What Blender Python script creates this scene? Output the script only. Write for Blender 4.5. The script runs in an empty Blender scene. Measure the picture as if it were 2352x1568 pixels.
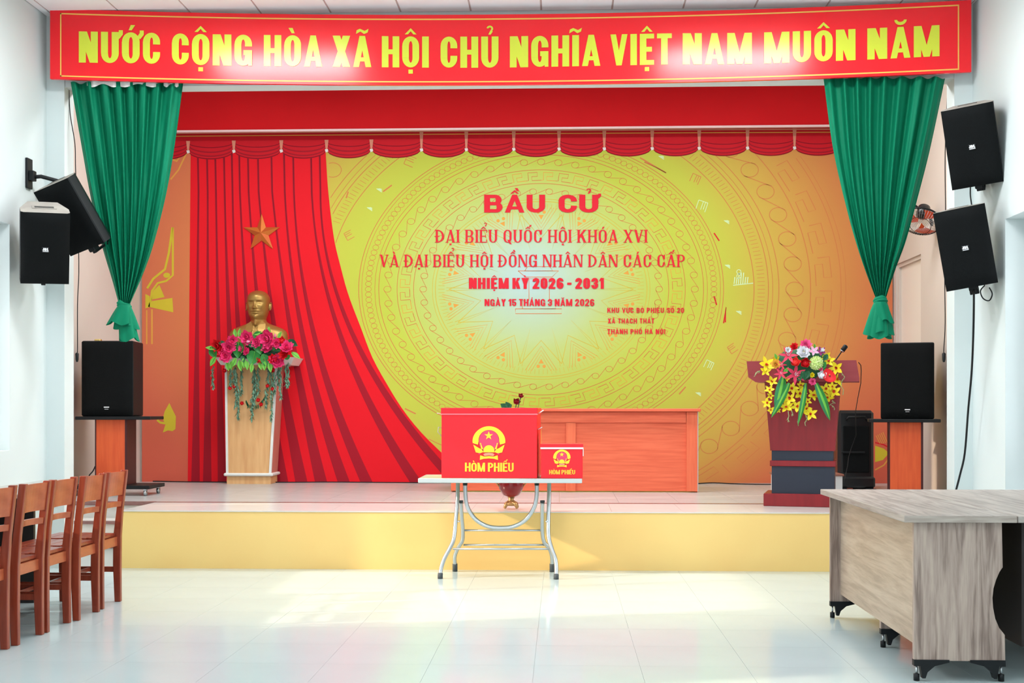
import bpy, math, random, unicodedata
from mathutils import Vector, Matrix, Euler
random.seed(7)
PI = math.pi
C = bpy.context.scene.collection
sc = bpy.context.scene
# ------------------------------------------------------------------ camera
FPX, TH, CH = 2900.0, math.atan(114 / 2900), 1.335
cd = bpy.data.cameras.new('camera'); cam = bpy.data.objects.new('camera', cd); C.objects.link(cam)
cd.sensor_width = 36; cd.lens = FPX / 2352 * 36; cd.shift_y = 151 / 2352; cd.clip_start = .05; cd.clip_end = 200
cam.location = (0, 0, CH); cam.rotation_euler = (PI / 2, 0, TH)
sc.camera = cam
# ------------------------------------------------------------------ view, world, light
sc.view_settings.view_transform = 'Standard'; sc.view_settings.look = 'None'
sc.view_settings.gamma = 1; sc.view_settings.use_curve_mapping = False; sc.view_settings.exposure = 0.15
w = bpy.data.worlds.new('world'); sc.world = w; w.use_nodes = True
bg = w.node_tree.nodes['Background']; bg.inputs[0].default_value = (.86, .93, 1, 1); bg.inputs[1].default_value = 2.1
su = bpy.data.lights.new('sun', 'SUN'); su.energy = 4.8; su.color = (1, .80, .58); su.angle = math.radians(1.2)
sun = bpy.data.objects.new('sun', su); C.objects.link(sun); sun.rotation_euler = Vector((-1, -.27, .46)).to_track_quat('Z', 'Y').to_euler()
def area(name, loc, rot, sx, sy, power, color=(1, 1, 1), spread=180):
    l = bpy.data.lights.new(name, 'AREA'); l.shape = 'RECTANGLE'; l.size = sx; l.size_y = sy
    l.energy = power; l.color = color; l.spread = math.radians(spread)
    o = bpy.data.objects.new(name, l); C.objects.link(o); o.location = loc; o.rotation_euler = rot
    return o
WL, WR, YF, YB, SZ, HC = -4.285, 3.322, 10.35, 14.4, .4785, 4.585   # hall walls, stage front, stage back, stage height, ceiling
WINY = [(7.75, 0), (3.0, 1), (-.4, 1), (-3.8, 1)]
for y0, k in WINY:                                                    # daylight through the side windows
    area('window_light', (WL - .6, y0 + .92, 1.95), (0, -PI / 2 - .3, 0), 2.0, 1.8, 50, (.88, .95, 1))
    area('window_light', (WR + .6, y0 + .92, 1.95), (0, PI / 2 + .3, 0), 2.0, 1.8, 36, (.88, .95, 1))
LAMPS = [(x, y) for y in (8.75, 5.6, 2.4, -.8) for x in (-2.55, 1.55)]
for x, y in LAMPS:
    area('ceiling_lamp', (x, y, HC - .075), (0, 0, 0), 1.25, .5, 62 if y > 8 else 18, (.96, .97, 1))
for x in (-3.0, -.5, 2.0):  # unseen lamps added behind the lintel to light the stage evenly
    area('stage_fill_lamp', (x, 11.7, 4.86), (0, 0, 0), 1.2, .6, 72, (.97, .98, 1))

# ------------------------------------------------------------------ projection helpers: a pixel plus a known plane gives a place in the room
_F = Vector((-math.sin(TH), math.cos(TH), 0)); _R = Vector((math.cos(TH), math.sin(TH), 0))
def ray(px, py): return _F * FPX + _R * (px - 1176) + Vector((0, 0, 935 - py))
def P(px, py, Y): d = ray(px, py); return d * (Y / d.y) + Vector((0, 0, CH))
def PZ(px, py, z): d = ray(px, py); return d * ((z - CH) / d.z) + Vector((0, 0, CH))
def PX(px, py, x): d = ray(px, py); return d * (x / d.x) + Vector((0, 0, CH))

# ------------------------------------------------------------------ materials
def lin(c):
    if isinstance(c, str): c = [int(c[i:i + 2], 16) for i in (1, 3, 5)]
    r = []
    for v in c:
        v = v / 255; r.append(v / 12.92 if v <= .04045 else ((v + .055) / 1.055) ** 2.4)
    return (*r, 1)
MATS = {}
def mat(name, c, rough=.6, metal=0, noise=0, nscale=8, spec=.3, bump=0, coat=0, sheen=0, trans=0, emis=None, stretch=None, c2=None, detail=3):
    if name in MATS: return MATS[name]
    m = bpy.data.materials.new(name); m.use_nodes = True; nt = m.node_tree; b = nt.nodes['Principled BSDF']
    col = lin(c); b.inputs['Base Color'].default_value = col; b.inputs['Roughness'].default_value = rough
    b.inputs['Metallic'].default_value = metal; b.inputs['Specular IOR Level'].default_value = spec
    if coat: b.inputs['Coat Weight'].default_value = coat; b.inputs['Coat Roughness'].default_value = .25
    if sheen: b.inputs['Sheen Weight'].default_value = sheen
    if trans: b.inputs['Transmission Weight'].default_value = trans
    if emis: b.inputs['Emission Color'].default_value = lin(c); b.inputs['Emission Strength'].default_value = emis
    if noise or c2 or bump:
        tc = nt.nodes.new('ShaderNodeTexCoord'); mp = nt.nodes.new('ShaderNodeMapping'); nz = nt.nodes.new('ShaderNodeTexNoise')
        nt.links.new(tc.outputs['Object'], mp.inputs[0]); nt.links.new(mp.outputs[0], nz.inputs[0])
        if stretch: mp.inputs['Scale'].default_value = stretch
        nz.inputs['Scale'].default_value = nscale; nz.inputs['Detail'].default_value = detail
        if noise or c2:
            mx = nt.nodes.new('ShaderNodeMix'); mx.data_type = 'RGBA'
            a = lin(c); e = lin(c2) if c2 else tuple(max(0, v * (1 - noise)) for v in a[:3]) + (1,)
            mx.inputs[6].default_value = a; mx.inputs[7].default_value = e
            rp = nt.nodes.new('ShaderNodeMapRange'); rp.inputs[1].default_value = .35; rp.inputs[2].default_value = .7
            nt.links.new(nz.outputs[0], rp.inputs[0]); nt.links.new(rp.outputs[0], mx.inputs[0]); nt.links.new(mx.outputs[2], b.inputs['Base Color'])
        if bump:
            bp = nt.nodes.new('ShaderNodeBump'); bp.inputs['Strength'].default_value = bump; bp.inputs['Distance'].default_value = .01
            nt.links.new(nz.outputs[0], bp.inputs['Height']); nt.links.new(bp.outputs[0], b.inputs['Normal'])
    MATS[name] = m; return m
WALL = mat('wall_paint', '#D3DDDC', .7, noise=.03, nscale=1.5)
WALLS = mat('stage_wall_paint', '#D2C6BC', .75, noise=.06, nscale=1.2)
CEIL = mat('ceiling_tile', '#F8F8FB', .8, noise=.03, nscale=2)
CEILJ = mat('ceiling_joint', '#CDB9B6', .8)
TILE = mat('floor_tile', '#BCCCCD', .13, noise=.05, nscale=1.3, spec=.4, c2='#B5C5C5', bump=.012)
GROUT = mat('grout', '#A9B0AF', .8)
YEL = mat('yellow_paint', '#EECB80', .6, c2='#EBC076', nscale=.9)
STW = mat('stage_edge_tile', '#D8D6D0', .2, noise=.05, nscale=5, stretch=(.4, 3, 1))
STG = mat('stage_tile', '#B9BAB8', .26, noise=.12, nscale=4, stretch=(.5, 3, 1), spec=.3)
GRAN = mat('granite_strip', '#8E6A66', .25, noise=.2, nscale=20)
RED = mat('banner_red', '#F41222', .22, spec=.5, bump=.015, nscale=3)
LET = mat('banner_yellow', '#D4DC3C', .22, spec=.5)
GOLDL = mat('banner_border', '#F2BE5A', .35)
GREEN = mat('green_satin', '#0A7A58', .6, noise=.1, nscale=3, spec=.12, stretch=(5, 1, .4))
GREEND = mat('green_shade_side', '#0B6048', .6)
WHT = mat('white_tape', '#E8E4E0', .7)
REDB = mat('red_board', '#C41019', .6, c2='#CC141C', nscale=1.0, bump=.02, spec=.12)
BLACK = mat('speaker_grille', '#0B0E0F', .7, noise=.25, nscale=250, bump=.2, spec=.12)
BLKP = mat('black_plastic', '#15181A', .5, spec=.25)
BLKG = mat('black_gloss', '#17191B', .3, coat=.3)
DUST = mat('dusty_cabinet_top', '#9A958E', .8, c2='#A8A49B', nscale=9)
WBADGE = mat('badge_white', '#F0F2F4', .4)
STEEL = mat('steel', '#B9BEC0', .28, metal=.9)
CHROME = mat('chrome', '#D9DDDF', .15, metal=1)
ALU = mat('aluminium_edge', '#C3C7C5', .38, metal=.6)
RUB = mat('rubber_foot', '#4A4F52', .7)
BOXR = mat('ballot_red', '#F01826', .35, spec=.4)
BOXY = mat('ballot_yellow', '#F3E03C', .4)
TAPE = mat('clear_tape', '#F4808A', .15)
PINKE = mat('emblem_pink', '#F0456A', .4)
def wood(name, c, c2, scale, stretch, rough=.42, coat=0):
    return mat(name, c, rough, c2=c2, nscale=scale, stretch=stretch, detail=6, coat=coat)
CHAIRW = wood('chair_wood', '#94402A', '#7E301E', 7, (6, 6, .6), .3, .3)
CHAIRF = wood('chair_panel_wood', '#B25A38', '#9A4628', 6, (6, 1, 3), .3, .3)
PINE = wood('plinth_oak', '#DDB07A', '#CF9C68', 5, (5, 5, .5), .5)
PINKS = mat('plinth_side', '#C98272', .5, c2='#BE7466', nscale=3)
PWHITE = mat('plinth_trim', '#DDE1DC', .45)
ORW = wood('orange_laminate', '#F06A38', '#E45C30', 6, (6, 6, .5), .4)
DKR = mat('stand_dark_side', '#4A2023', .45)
RTAB = wood('salmon_laminate', '#E8704E', '#D95F40', 6, (.5, 1, 9), .45)
RTABV = wood('salmon_laminate_upright', '#E8744F', '#DF6645', 6, (9, 1, .5), .45)
LECT = wood('cherry_lectern', '#8E1E24', '#801A20', 4, (5, 5, .6), .4, .1)
LECTT = wood('cherry_lectern_top', '#923438', '#88292E', 4, (.6, 5, 5), .4, .1)
LECD = mat('slate_panel', '#2E3340', .5)
def grain(name, base, dark, light, axis, sc_=1.0):
    m = bpy.data.materials.new(name); m.use_nodes = True; nt = m.node_tree; b = nt.nodes['Principled BSDF']
    tc = nt.nodes.new('ShaderNodeTexCoord'); mp = nt.nodes.new('ShaderNodeMapping'); nt.links.new(tc.outputs['Object'], mp.inputs[0])
    s = [15, 15, 15]; s[axis] = 1.1; mp.inputs['Scale'].default_value = [v * sc_ for v in s]
    n1 = nt.nodes.new('ShaderNodeTexNoise'); n1.inputs['Scale'].default_value = 1; n1.inputs['Detail'].default_value = 5; n1.inputs['Distortion'].default_value = 1.6
    n2 = nt.nodes.new('ShaderNodeTexNoise'); n2.inputs['Scale'].default_value = 7; n2.inputs['Detail'].default_value = 4
    nt.links.new(mp.outputs[0], n1.inputs[0]); nt.links.new(mp.outputs[0], n2.inputs[0])
    cr = nt.nodes.new('ShaderNodeValToRGB'); e = cr.color_ramp.elements
    e[0].position = .36; e[0].color = lin(dark); e[1].position = .66; e[1].color = lin(light)
    k = e.new(.5); k.color = lin(base)
    ad = nt.nodes.new('ShaderNodeMath'); ad.operation = 'MULTIPLY_ADD'; ad.inputs[1].default_value = .35; 
    nt.links.new(n2.outputs[0], ad.inputs[0]); 
    sb = nt.nodes.new('ShaderNodeMath'); sb.operation = 'SUBTRACT'; sb.inputs[1].default_value = .17
    nt.links.new(n1.outputs[0], sb.inputs[0]); nt.links.new(sb.outputs[0], ad.inputs[2]); nt.links.new(ad.outputs[0], cr.inputs[0])
    nt.links.new(cr.outputs[0], b.inputs['Base Color']); b.inputs['Roughness'].default_value = .45
    return m
DESKZ = grain('walnut_laminate_upright', '#A08C81', '#7C695F', '#B4A194', 2)
DESKY = grain('walnut_laminate_sunlit', '#B09B86', '#A18C78', '#BDA994', 1)  # lighter, warmer laminate: warm sunlight put into the colour of the long panel
DESKX = grain('walnut_laminate_edge', '#A3978D', '#8F8278', '#B2A79D', 0)
DESKT = grain('walnut_laminate_top', '#9C948C', '#857C75', '#ADA59D', 1)
DARKB = mat('dark_brown_panel', '#2A2423', .5)
GOLD = mat('gold_paint', '#A8864A', .36, metal=.6, noise=.1, nscale=6)
STARM = mat('star_gold', '#CC7430', .4, metal=.3)
LEAF = mat('leaf_green', '#2F8A3C', .45, noise=.3, nscale=15); LEAFL = mat('leaf_light', '#6DB544', .5); LEAFD = mat('leaf_dark', '#1F5A38', .5, noise=.2)
SAGE = mat('sage_fern', '#6F9A80', .6, noise=.2, nscale=30)
PINK = mat('petal_hot_pink', '#EC2A74', .6, c2='#F65C98', nscale=6, spec=.15); PINKL = mat('petal_pale_pink', '#F0A8C8', .5)
REDF = mat('petal_red', '#DC1E28', .5); CORAL = mat('petal_coral', '#F04038', .5); CRIM = mat('petal_crimson', '#C81838', .5, c2='#E05070', nscale=60)
WHITEF = mat('petal_white', '#F0F0F4', .5); YELF = mat('petal_yellow', '#F0DC28', .5); YELD = mat('petal_gold', '#E8B020', .5)
LIME = mat('petal_lime', '#CDE48A', .6); PURP = mat('petal_purple', '#A0327A', .5); BLOODF = mat('petal_dark_red', '#8E1420', .45)
VASER = mat('vase_red_glaze', '#8A1518', .15, c2='#5A1014', nscale=9, coat=.25); VASEG = mat('vase_gilt', '#B08A5A', .35, metal=.6)
GLASS = bpy.data.materials.new('window_glass'); GLASS.use_nodes = True; _n = GLASS.node_tree; _n.nodes.remove(_n.nodes['Principled BSDF'])
_t = _n.nodes.new('ShaderNodeBsdfTransparent'); _g = _n.nodes.new('ShaderNodeBsdfGlossy'); _g.inputs['Roughness'].default_value = .03; _x = _n.nodes.new('ShaderNodeMixShader'); _f = _n.nodes.new('ShaderNodeFresnel')
_n.links.new(_f.outputs[0], _x.inputs[0]); _n.links.new(_t.outputs[0], _x.inputs[1]); _n.links.new(_g.outputs[0], _x.inputs[2]); _n.links.new(_x.outputs[0], _n.nodes['Material Output'].inputs[0])
FRAME = mat('window_frame', '#B9BDC0', .4)

# ------------------------------------------------------------------ mesh builder
class MB:
    def __init__(s): s.v = []; s.f = []; s.m = []; s.sm = []; s.mats = []
    def mi(s, m):
        if m not in s.mats: s.mats.append(m)
        return s.mats.index(m)
    def add(s, vs, fs, m, M=None, smooth=False):
        b = len(s.v); k = s.mi(m)
        for p in vs: p = Vector(p); s.v.append(tuple(M @ p) if M is not None else tuple(p))
        for f in fs: s.f.append([b + i for i in f]); s.m.append(k); s.sm.append(smooth)
        return s
    def box(s, x0, x1, y0, y1, z0, z1, m, M=None):
        return s.add([(x, y, z) for z in (z0, z1) for y in (y0, y1) for x in (x0, x1)],
                     [(0, 2, 3, 1), (4, 5, 7, 6), (0, 1, 5, 4), (2, 6, 7, 3), (0, 4, 6, 2), (1, 3, 7, 5)], m, M)
    def hexa(s, a, b, m, M=None):      # two quads a (bottom) and b (top), 4 points each, counter-clockwise from above
        return s.add(list(a) + list(b), [(3, 2, 1, 0), (4, 5, 6, 7), (0, 1, 5, 4), (1, 2, 6, 5), (2, 3, 7, 6), (3, 0, 4, 7)], m, M)
    def bbox(s, x0, x1, y0, y1, z0, z1, m, r=.006, M=None):   # box with chamfered edges
        X = (x0, x1); Y = (y0, y1); Z = (z0, z1); vs = []; idx = {}
        for i in (0, 1):
            for j in (0, 1):
                for k in (0, 1):
                    sx, sy, sz = (r if i == 0 else -r), (r if j == 0 else -r), (r if k == 0 else -r)
                    for a, d in enumerate(((0, sy, sz), (sx, 0, sz), (sx, sy, 0))):
                        idx[i, j, k, a] = len(vs); vs.append((X[i] + d[0], Y[j] + d[1], Z[k] + d[2]))
        g = lambda i, j, k, a: idx[i, j, k, a]; fs = []
        for i in (0, 1): fs.append([g(i, 0, 0, 0), g(i, 1, 0, 0), g(i, 1, 1, 0), g(i, 0, 1, 0)])
        for j in (0, 1): fs.append([g(0, j, 0, 1), g(1, j, 0, 1), g(1, j, 1, 1), g(0, j, 1, 1)])
        for k in (0, 1): fs.append([g(0, 0, k, 2), g(1, 0, k, 2), g(1, 1, k, 2), g(0, 1, k, 2)])
        for j in (0, 1):
            for k in (0, 1): fs.append([g(0, j, k, 1), g(1, j, k, 1), g(1, j, k, 2), g(0, j, k, 2)])
        for i in (0, 1):
            for k in (0, 1): fs.append([g(i, 0, k, 0), g(i, 1, k, 0), g(i, 1, k, 2), g(i, 0, k, 2)])
        for i in (0, 1):
            for j in (0, 1): fs.append([g(i, j, 0, 0), g(i, j, 1, 0), g(i, j, 1, 1), g(i, j, 0, 1)])
        for i in (0, 1):
            for j in (0, 1):
                for k in (0, 1): fs.append([g(i, j, k, 0), g(i, j, k, 1), g(i, j, k, 2)])
        c = Vector(((x0 + x1) / 2, (y0 + y1) / 2, (z0 + z1) / 2)); out = []
        for f in fs:
            p = [Vector(vs[q]) for q in f]; n = (p[1] - p[0]).cross(p[2] - p[0])
            out.append(f if n.dot(p[0] - c) > 0 else f[::-1])
        return s.add(vs, out, m, M)
    def tube(s, path, r, m, n=8, M=None, closed=False, cap=True):
        path = [Vector(p) for p in path]; N = len(path); rs = r if isinstance(r, (list, tuple)) else [r] * N
        vs = []; up = None
        for i, p in enumerate(path):
            a = path[i - 1] if i > 0 or closed else p; b = path[(i + 1) % N] if i < N - 1 or closed else p
            t = (b - a).normalized()
            if up is None: up = Vector((0, 0, 1)) if abs(t.z) < .9 else Vector((0, 1, 0))
            x = t.cross(up).normalized(); y = x.cross(t).normalized(); up = y
            for k in range(n):
                an = 2 * PI * k / n; vs.append(p + (x * math.cos(an) + y * math.sin(an)) * rs[i])
        fs = []
        for i in range(N if closed else N - 1):
            for k in range(n):
                a = i * n + k; b = i * n + (k + 1) % n; j = (i + 1) % N
                fs.append((a, b, j * n + (k + 1) % n, j * n + k))
        if cap and not closed: fs.append(list(range(n))[::-1]); fs.append([(N - 1) * n + k for k in range(n)])
        return s.add(vs, fs, m, M, True)
    def lathe(s, prof, m, n=20, M=None):
        vs = []; fs = []
        for r, z in prof:
            for k in range(n): a = 2 * PI * k / n; vs.append((r * math.cos(a), r * math.sin(a), z))
        for i in range(len(prof) - 1):
            for k in range(n): fs.append((i * n + k, i * n + (k + 1) % n, (i + 1) * n + (k + 1) % n, (i + 1) * n + k))
        fs.append(list(range(n))[::-1]); fs.append([(len(prof) - 1) * n + k for k in range(n)])
        return s.add(vs, fs, m, M, True)
    def prism(s, pts, d, m, M=None):   # polygon pts (x,z) extruded from y=0 to y=d
        n = len(pts); vs = [(x, 0, z) for x, z in pts] + [(x, d, z) for x, z in pts]
        fs = [list(range(n)), list(range(n, 2 * n))[::-1]] + [(i, i + n, (i + 1) % n + n, (i + 1) % n) for i in range(n)]
        return s.add(vs, fs, m, M)
    def grid(s, fn, nu, nv, m, M=None, smooth=True, closed_u=False):
        vs = [fn(i / nu, j / nv) for j in range(nv + 1) for i in range(nu + 1)]
        fs = [(j * (nu + 1) + i, j * (nu + 1) + i + 1, (j + 1) * (nu + 1) + i + 1, (j + 1) * (nu + 1) + i) for j in range(nv) for i in range(nu)]
        return s.add(vs, fs, m, M, smooth)
    def mesh(s, name):
        me = bpy.data.meshes.new(name); me.from_pydata(s.v, [], s.f)
        for m in s.mats: me.materials.append(m)
        me.polygons.foreach_set('material_index', s.m); me.polygons.foreach_set('use_smooth', s.sm); me.update()
        return me
def T(x, y, z, rz=0, rx=0, ry=0, s=1): return Matrix.Translation((x, y, z)) @ Euler((rx, ry, rz)).to_matrix().to_4x4() @ Matrix.Scale(s, 4)
def tag(o, label=None, cat=None, group=None, kind=None):
    if label: o['label'] = label
    if cat: o['category'] = cat
    if group: o['group'] = group
    if kind: o['kind'] = kind
    return o
def thing(name, label, cat, loc=(0, 0, 0), rz=0, group=None, M=None):
    o = bpy.data.objects.new(name, None); C.objects.link(o); o.empty_display_size = .05
    o.location = loc; o.rotation_euler = (0, 0, rz)
    if M is not None: o.matrix_world = M
    return tag(o, label, cat, group)
def obj(name, mb, parent=None, local=False, **kw):
    me = mb.mesh(name) if isinstance(mb, MB) else mb
    o = bpy.data.objects.new(name, me); C.objects.link(o)
    if parent is not None:
        o.parent = parent
        if not local:
            inv = Matrix.Identity(4); p = parent
            ch = []
            while p is not None: ch.append(p); p = p.parent
            W = Matrix.Identity(4)
            for q in reversed(ch): W = W @ q.matrix_parent_inverse @ q.matrix_basis
            o.matrix_parent_inverse = W.inverted()
    return tag(o, **kw)
def dup(root, loc=None, rz=None, M=None, label=None, group=None):
    r = root.copy(); C.objects.link(r)
    if M is not None: r.matrix_world = M
    if loc is not None: r.location = loc
    if rz is not None: r.rotation_euler = (0, 0, rz)
    if label: r['label'] = label
    if group: r['group'] = group
    for ch in list(root.children):
        c = ch.copy(); C.objects.link(c); c.parent = r
        for g in list(ch.children): d = g.copy(); C.objects.link(d); d.parent = c
    return r
def bevel(o, wd=.004, seg=2):
    b = o.modifiers.new('bevel', 'BEVEL'); b.width = wd; b.segments = seg; b.limit_method = 'ANGLE'; return o

# ------------------------------------------------------------------ lettering drawn as polygons (cap height 1)
def arc(cx, cy, rx, ry, a0, a1, n=7): return [(cx + rx * math.cos(math.radians(a0 + (a1 - a0) * i / n)), cy + ry * math.sin(math.radians(a0 + (a1 - a0) * i / n))) for i in range(n + 1)]
def band(out, inn): return [[out[i], out[i + 1], inn[i + 1], inn[i]] for i in range(len(out) - 1)]
def R4(x0, y0, x1, y1): return [[(x0, y0), (x1, y0), (x1, y1), (x0, y1)]]
def DG(x0, y0, x1, y1, t): return [[(x0, y0), (x0 + t, y0), (x1 + t, y1), (x1, y1)]]
BASEW = dict(A=.62, B=.58, C=.56, D=.6, E=.5, G=.58, H=.6, I=.24, J=.5, K=.62, L=.46, M=.8, N=.62, O=.58, P=.56, Q=.58, S=.56, T=.52, U=.58, V=.6, X=.6, Y=.58)
for d_ in '0123456789': BASEW[d_] = .54
BASEW['1'] = .36; BASEW['-'] = .34; BASEW[' '] = .34
def glyph(ch, W, sx, sy, serif):
    r = []; cx = W / 2; rx = W / 2; ry = min(.32, W * .55); ix = rx - sx; iy = max(ry - sy, .02)
    def bowl(cx, y0, y1, xl, xr, a):  # right-hand half bowl
        h = (y1 - y0) / 2; rr = min(xr - xl, h); o = [(xl, y1)] + arc(xr - rr, y1 - h, rr, h, 90, -90, 12) + [(xl, y0)]
        i = [(xl, y1 - sy)] + arc(xr - rr, y1 - h, max(rr - sx, .01), h - sy, 90, -90, 12) + [(xl, y0 + sy)]
        return band(o, i)
    def stem(x, y0=0, y1=1):
        q = R4(x, y0, x + sx, y1)
        if serif:
            e = .075
            for yy in ((y0, y0 + .045), (y1 - .045, y1)):
                if yy[0] in (0,) or yy[1] == 1: q += R4(x - e, yy[0], x + sx + e, yy[1])
        return q
    top = arc(cx, 1 - ry, rx, ry, 180, 0, 12); topi = arc(cx, 1 - ry, ix, iy, 180, 0, 12)
    bot = arc(cx, ry, rx, ry, 180, 360, 12); boti = arc(cx, ry, ix, iy, 180, 360, 12)
    if ch in 'OQ0':
        r += band(top, topi) + band(bot, boti) + R4(0, ry, sx, 1 - ry) + R4(W - sx, ry, W, 1 - ry)
        if ch == 'Q': r += DG(W * .78, -.12, W * .45, .22, sx * .9)
    elif ch in 'CG':
        r += band(top, topi) + band(bot, boti) + R4(0, ry, sx, 1 - ry) + R4(W - sx, .62, W, 1 - ry)
        if serif: r += R4(W - sx * .5, .62, W, 1)
        if ch == 'C': r += R4(W - sx, ry, W, .38)
        else: r += R4(W - sx, ry, W, .5) + R4(W * .52, .5 - sy, W, .5) + R4(W - sx * .55, 0, W, .4)
    elif ch == 'U':
        r += band(bot, boti) + R4(0, ry, sx, 1) + R4(W - sx, ry, W, 1)
        if serif: r += R4(-.07, .955, sx + .07, 1) + R4(W - sx - .06, .955, W + .06, 1)
    elif ch == 'L': r += stem(0) + R4(0, 0, W, sy)
    elif ch == 'J': r += band(bot, boti) + R4(W - sx, ry, W, 1) + R4(0, ry, sx, .4)
    elif ch == 'I': r += stem(0)
    elif ch == '1': r += R4(W - sx, 0, W, 1) + [[(0, .8), (W - sx, 1), (W - sx, .76), (0, .66)]]
    elif ch == '-': r += R4(0, .36, W, .36 + sy * 1.2)
    elif ch == 'H': r += stem(0) + stem(W - sx) + R4(sx, .5 - sy / 2, W - sx, .5 + sy / 2)
    elif ch == 'N':
        t = sx * (1.15 if not serif else 1.1)
        r += stem(0) if not serif else R4(0, 0, sx * .55, 1) + R4(-.07, 0, .14, .045) + R4(-.07, .955, .05, 1)
        r += (R4(W - sx, 0, W, 1) if not serif else R4(W - sx * .55, 0, W, 1) + R4(W - .16, .955, W + .07, 1))
        r += [[(0, 1), (t, 1), (W, 0), (W - t, 0)]]
    elif ch == 'M':
        t = sx
        r += R4(0, 0, sx if not serif else sx * .55, 1) + R4(W - sx, 0, W, 1)
        r += [[(0, 1), (t * 1.05, 1), (cx + t * .42, 0), (cx - t * .42, 0)], [(W, 1), (W - t * 1.05, 1), (cx - t * .42, 0), (cx + t * .42, 0)]]
        if serif: r += R4(-.07, 0, .15, .045) + R4(W - sx - .06, 0, W + .06, .045)
    elif ch in 'AV':
        t = sx * (1.08 if serif else .86); a = [[(0, 0), (t, 0), (cx + t * .48, 1), (cx - t * .48, 1)], [(W - t, 0), (W, 0), (cx + t * .48, 1), (cx - t * .48, 1)]]
        if serif: a[0] = [(0, 0), (t * .55, 0), (cx + t * .3, 1), (cx - t * .2, 1)]
        if ch == 'V': a = [[(x if not serif else W - x, 1 - y) for x, y in q] for q in a]
        else: a += R4(W * .22, .18, W * .78, .18 + sy * .85)
        if serif:
            yy = (0, .045) if ch == 'A' else (.955, 1)
            a += R4(-.06, yy[0], .14, yy[1]) + R4(W - .2, yy[0], W + .05, yy[1])
        r += a
    elif ch == 'X':
        t = sx * 1.1; r += [[(0, 0), (t * (.6 if serif else 1), 0), (W, 1), (W - t * (.6 if serif else 1), 1)], [(0, 1), (t, 1), (W, 0), (W - t, 0)]]
        if serif:
            for yy in ((0, .045), (.955, 1)): r += R4(-.05, yy[0], .2, yy[1]) + R4(W - .22, yy[0], W + .05, yy[1])
    elif ch == 'Y': r += R4(cx - sx / 2, 0, cx + sx / 2, .5) + [[(0, 1), (sx * 1.1, 1), (cx + sx / 2, .42), (cx - sx / 2, .42)], [(W, 1), (W - sx * 1.1, 1), (cx - sx / 2, .42), (cx + sx / 2, .42)]]
    elif ch == 'T': r += R4(cx - sx / 2, 0, cx + sx / 2, 1) + R4(0, 1 - sy, W, 1)
    elif ch == 'E':
        r += stem(0) + R4(0, 0, W, sy) + R4(0, 1 - sy, W, 1) + R4(0, .5 - sy / 2, W * .85, .5 + sy / 2)
        if serif: r += R4(W - .05, 0, W, .24) + R4(W - .05, .76, W, 1) + R4(W * .85 - .04, .38, W * .85, .62)
    elif ch == 'K':
        r += stem(0) + [[(sx, .34), (sx, .6), (W - sx * 1.05, 1), (W, 1)], [(W * .36, .5), (W * .36 + sx * .9, .68), (W, 0), (W - sx * 1.1, 0)]]
        if serif: r += R4(W - .22, 0, W + .05, .045) + R4(W - .24, .955, W + .04, 1)
    elif ch == 'D': r += stem(0) + bowl(0, 0, 1, sx * .5, W, 0)
    elif ch == 'B': r += stem(0) + bowl(0, .5 - sy * .5, 1, sx * .5, W * .95, 0) + bowl(0, 0, .5 + sy * .5, sx * .5, W, 0)
    elif ch == 'P': r += stem(0) + bowl(0, .42, 1, sx * .5, W, 0)
    elif ch in 'S2356':
        hm = .5; h2 = (1 + sy) / 4
        UL = band([(0, .66)] + [(0, 1 - ry)] + top[:0] + arc(cx, 1 - ry, rx, ry, 180, 0, 12), [(sx, .66), (sx, 1 - ry)] + arc(cx, 1 - ry, ix, iy, 180, 0, 12))
        if ch == 'S': r += UL + R4(W - sx, .68, W, 1 - ry) + [[(0, .68), (sx, .7), (W, .34), (W - sx, .28)]] + band(bot, boti) + R4(0, ry, sx, .32) + R4(W - sx, ry, W, .34) + [[(0, .66), (sx, .58), (W - sx, .3), (W, .36), (sx, .74)]]
        if ch == '2': r += UL + R4(W - sx, .62, W, 1 - ry) + [[(0, 0), (sx * 1.3, sy * .9), (W, .64), (W - sx, .64), (0, .14)]] + R4(0, 0, W, sy)
        if ch == '3': r += UL + R4(W - sx, .56, W, 1 - ry) + band(bot, boti) + R4(0, ry, sx, .34) + R4(W - sx, ry, W, .46) + R4(W * .35, .5 - sy / 2, W - sx * .3, .5 + sy / 2)
        if ch == '5': r += R4(0, 1 - sy, W, 1) + R4(0, .48, sx, 1) + band(bot, boti) + R4(0, ry, sx, .32) + R4(W - sx, ry, W, .42) + band(arc(cx, .4, rx, .24, 180, 0, 10), arc(cx, .4, ix, max(.24 - sy, .03), 180, 0, 10))
        if ch == '6': r += band(top, topi) + R4(W - sx, .68, W, 1 - ry) + R4(0, ry, sx, 1 - ry) + band(bot, boti) + R4(W - sx, ry, W, .38) + band(arc(cx, .36, rx, .24, 180, 0, 10), arc(cx, .36, ix, max(.24 - sy, .03), 180, 0, 10))
    return r
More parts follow.
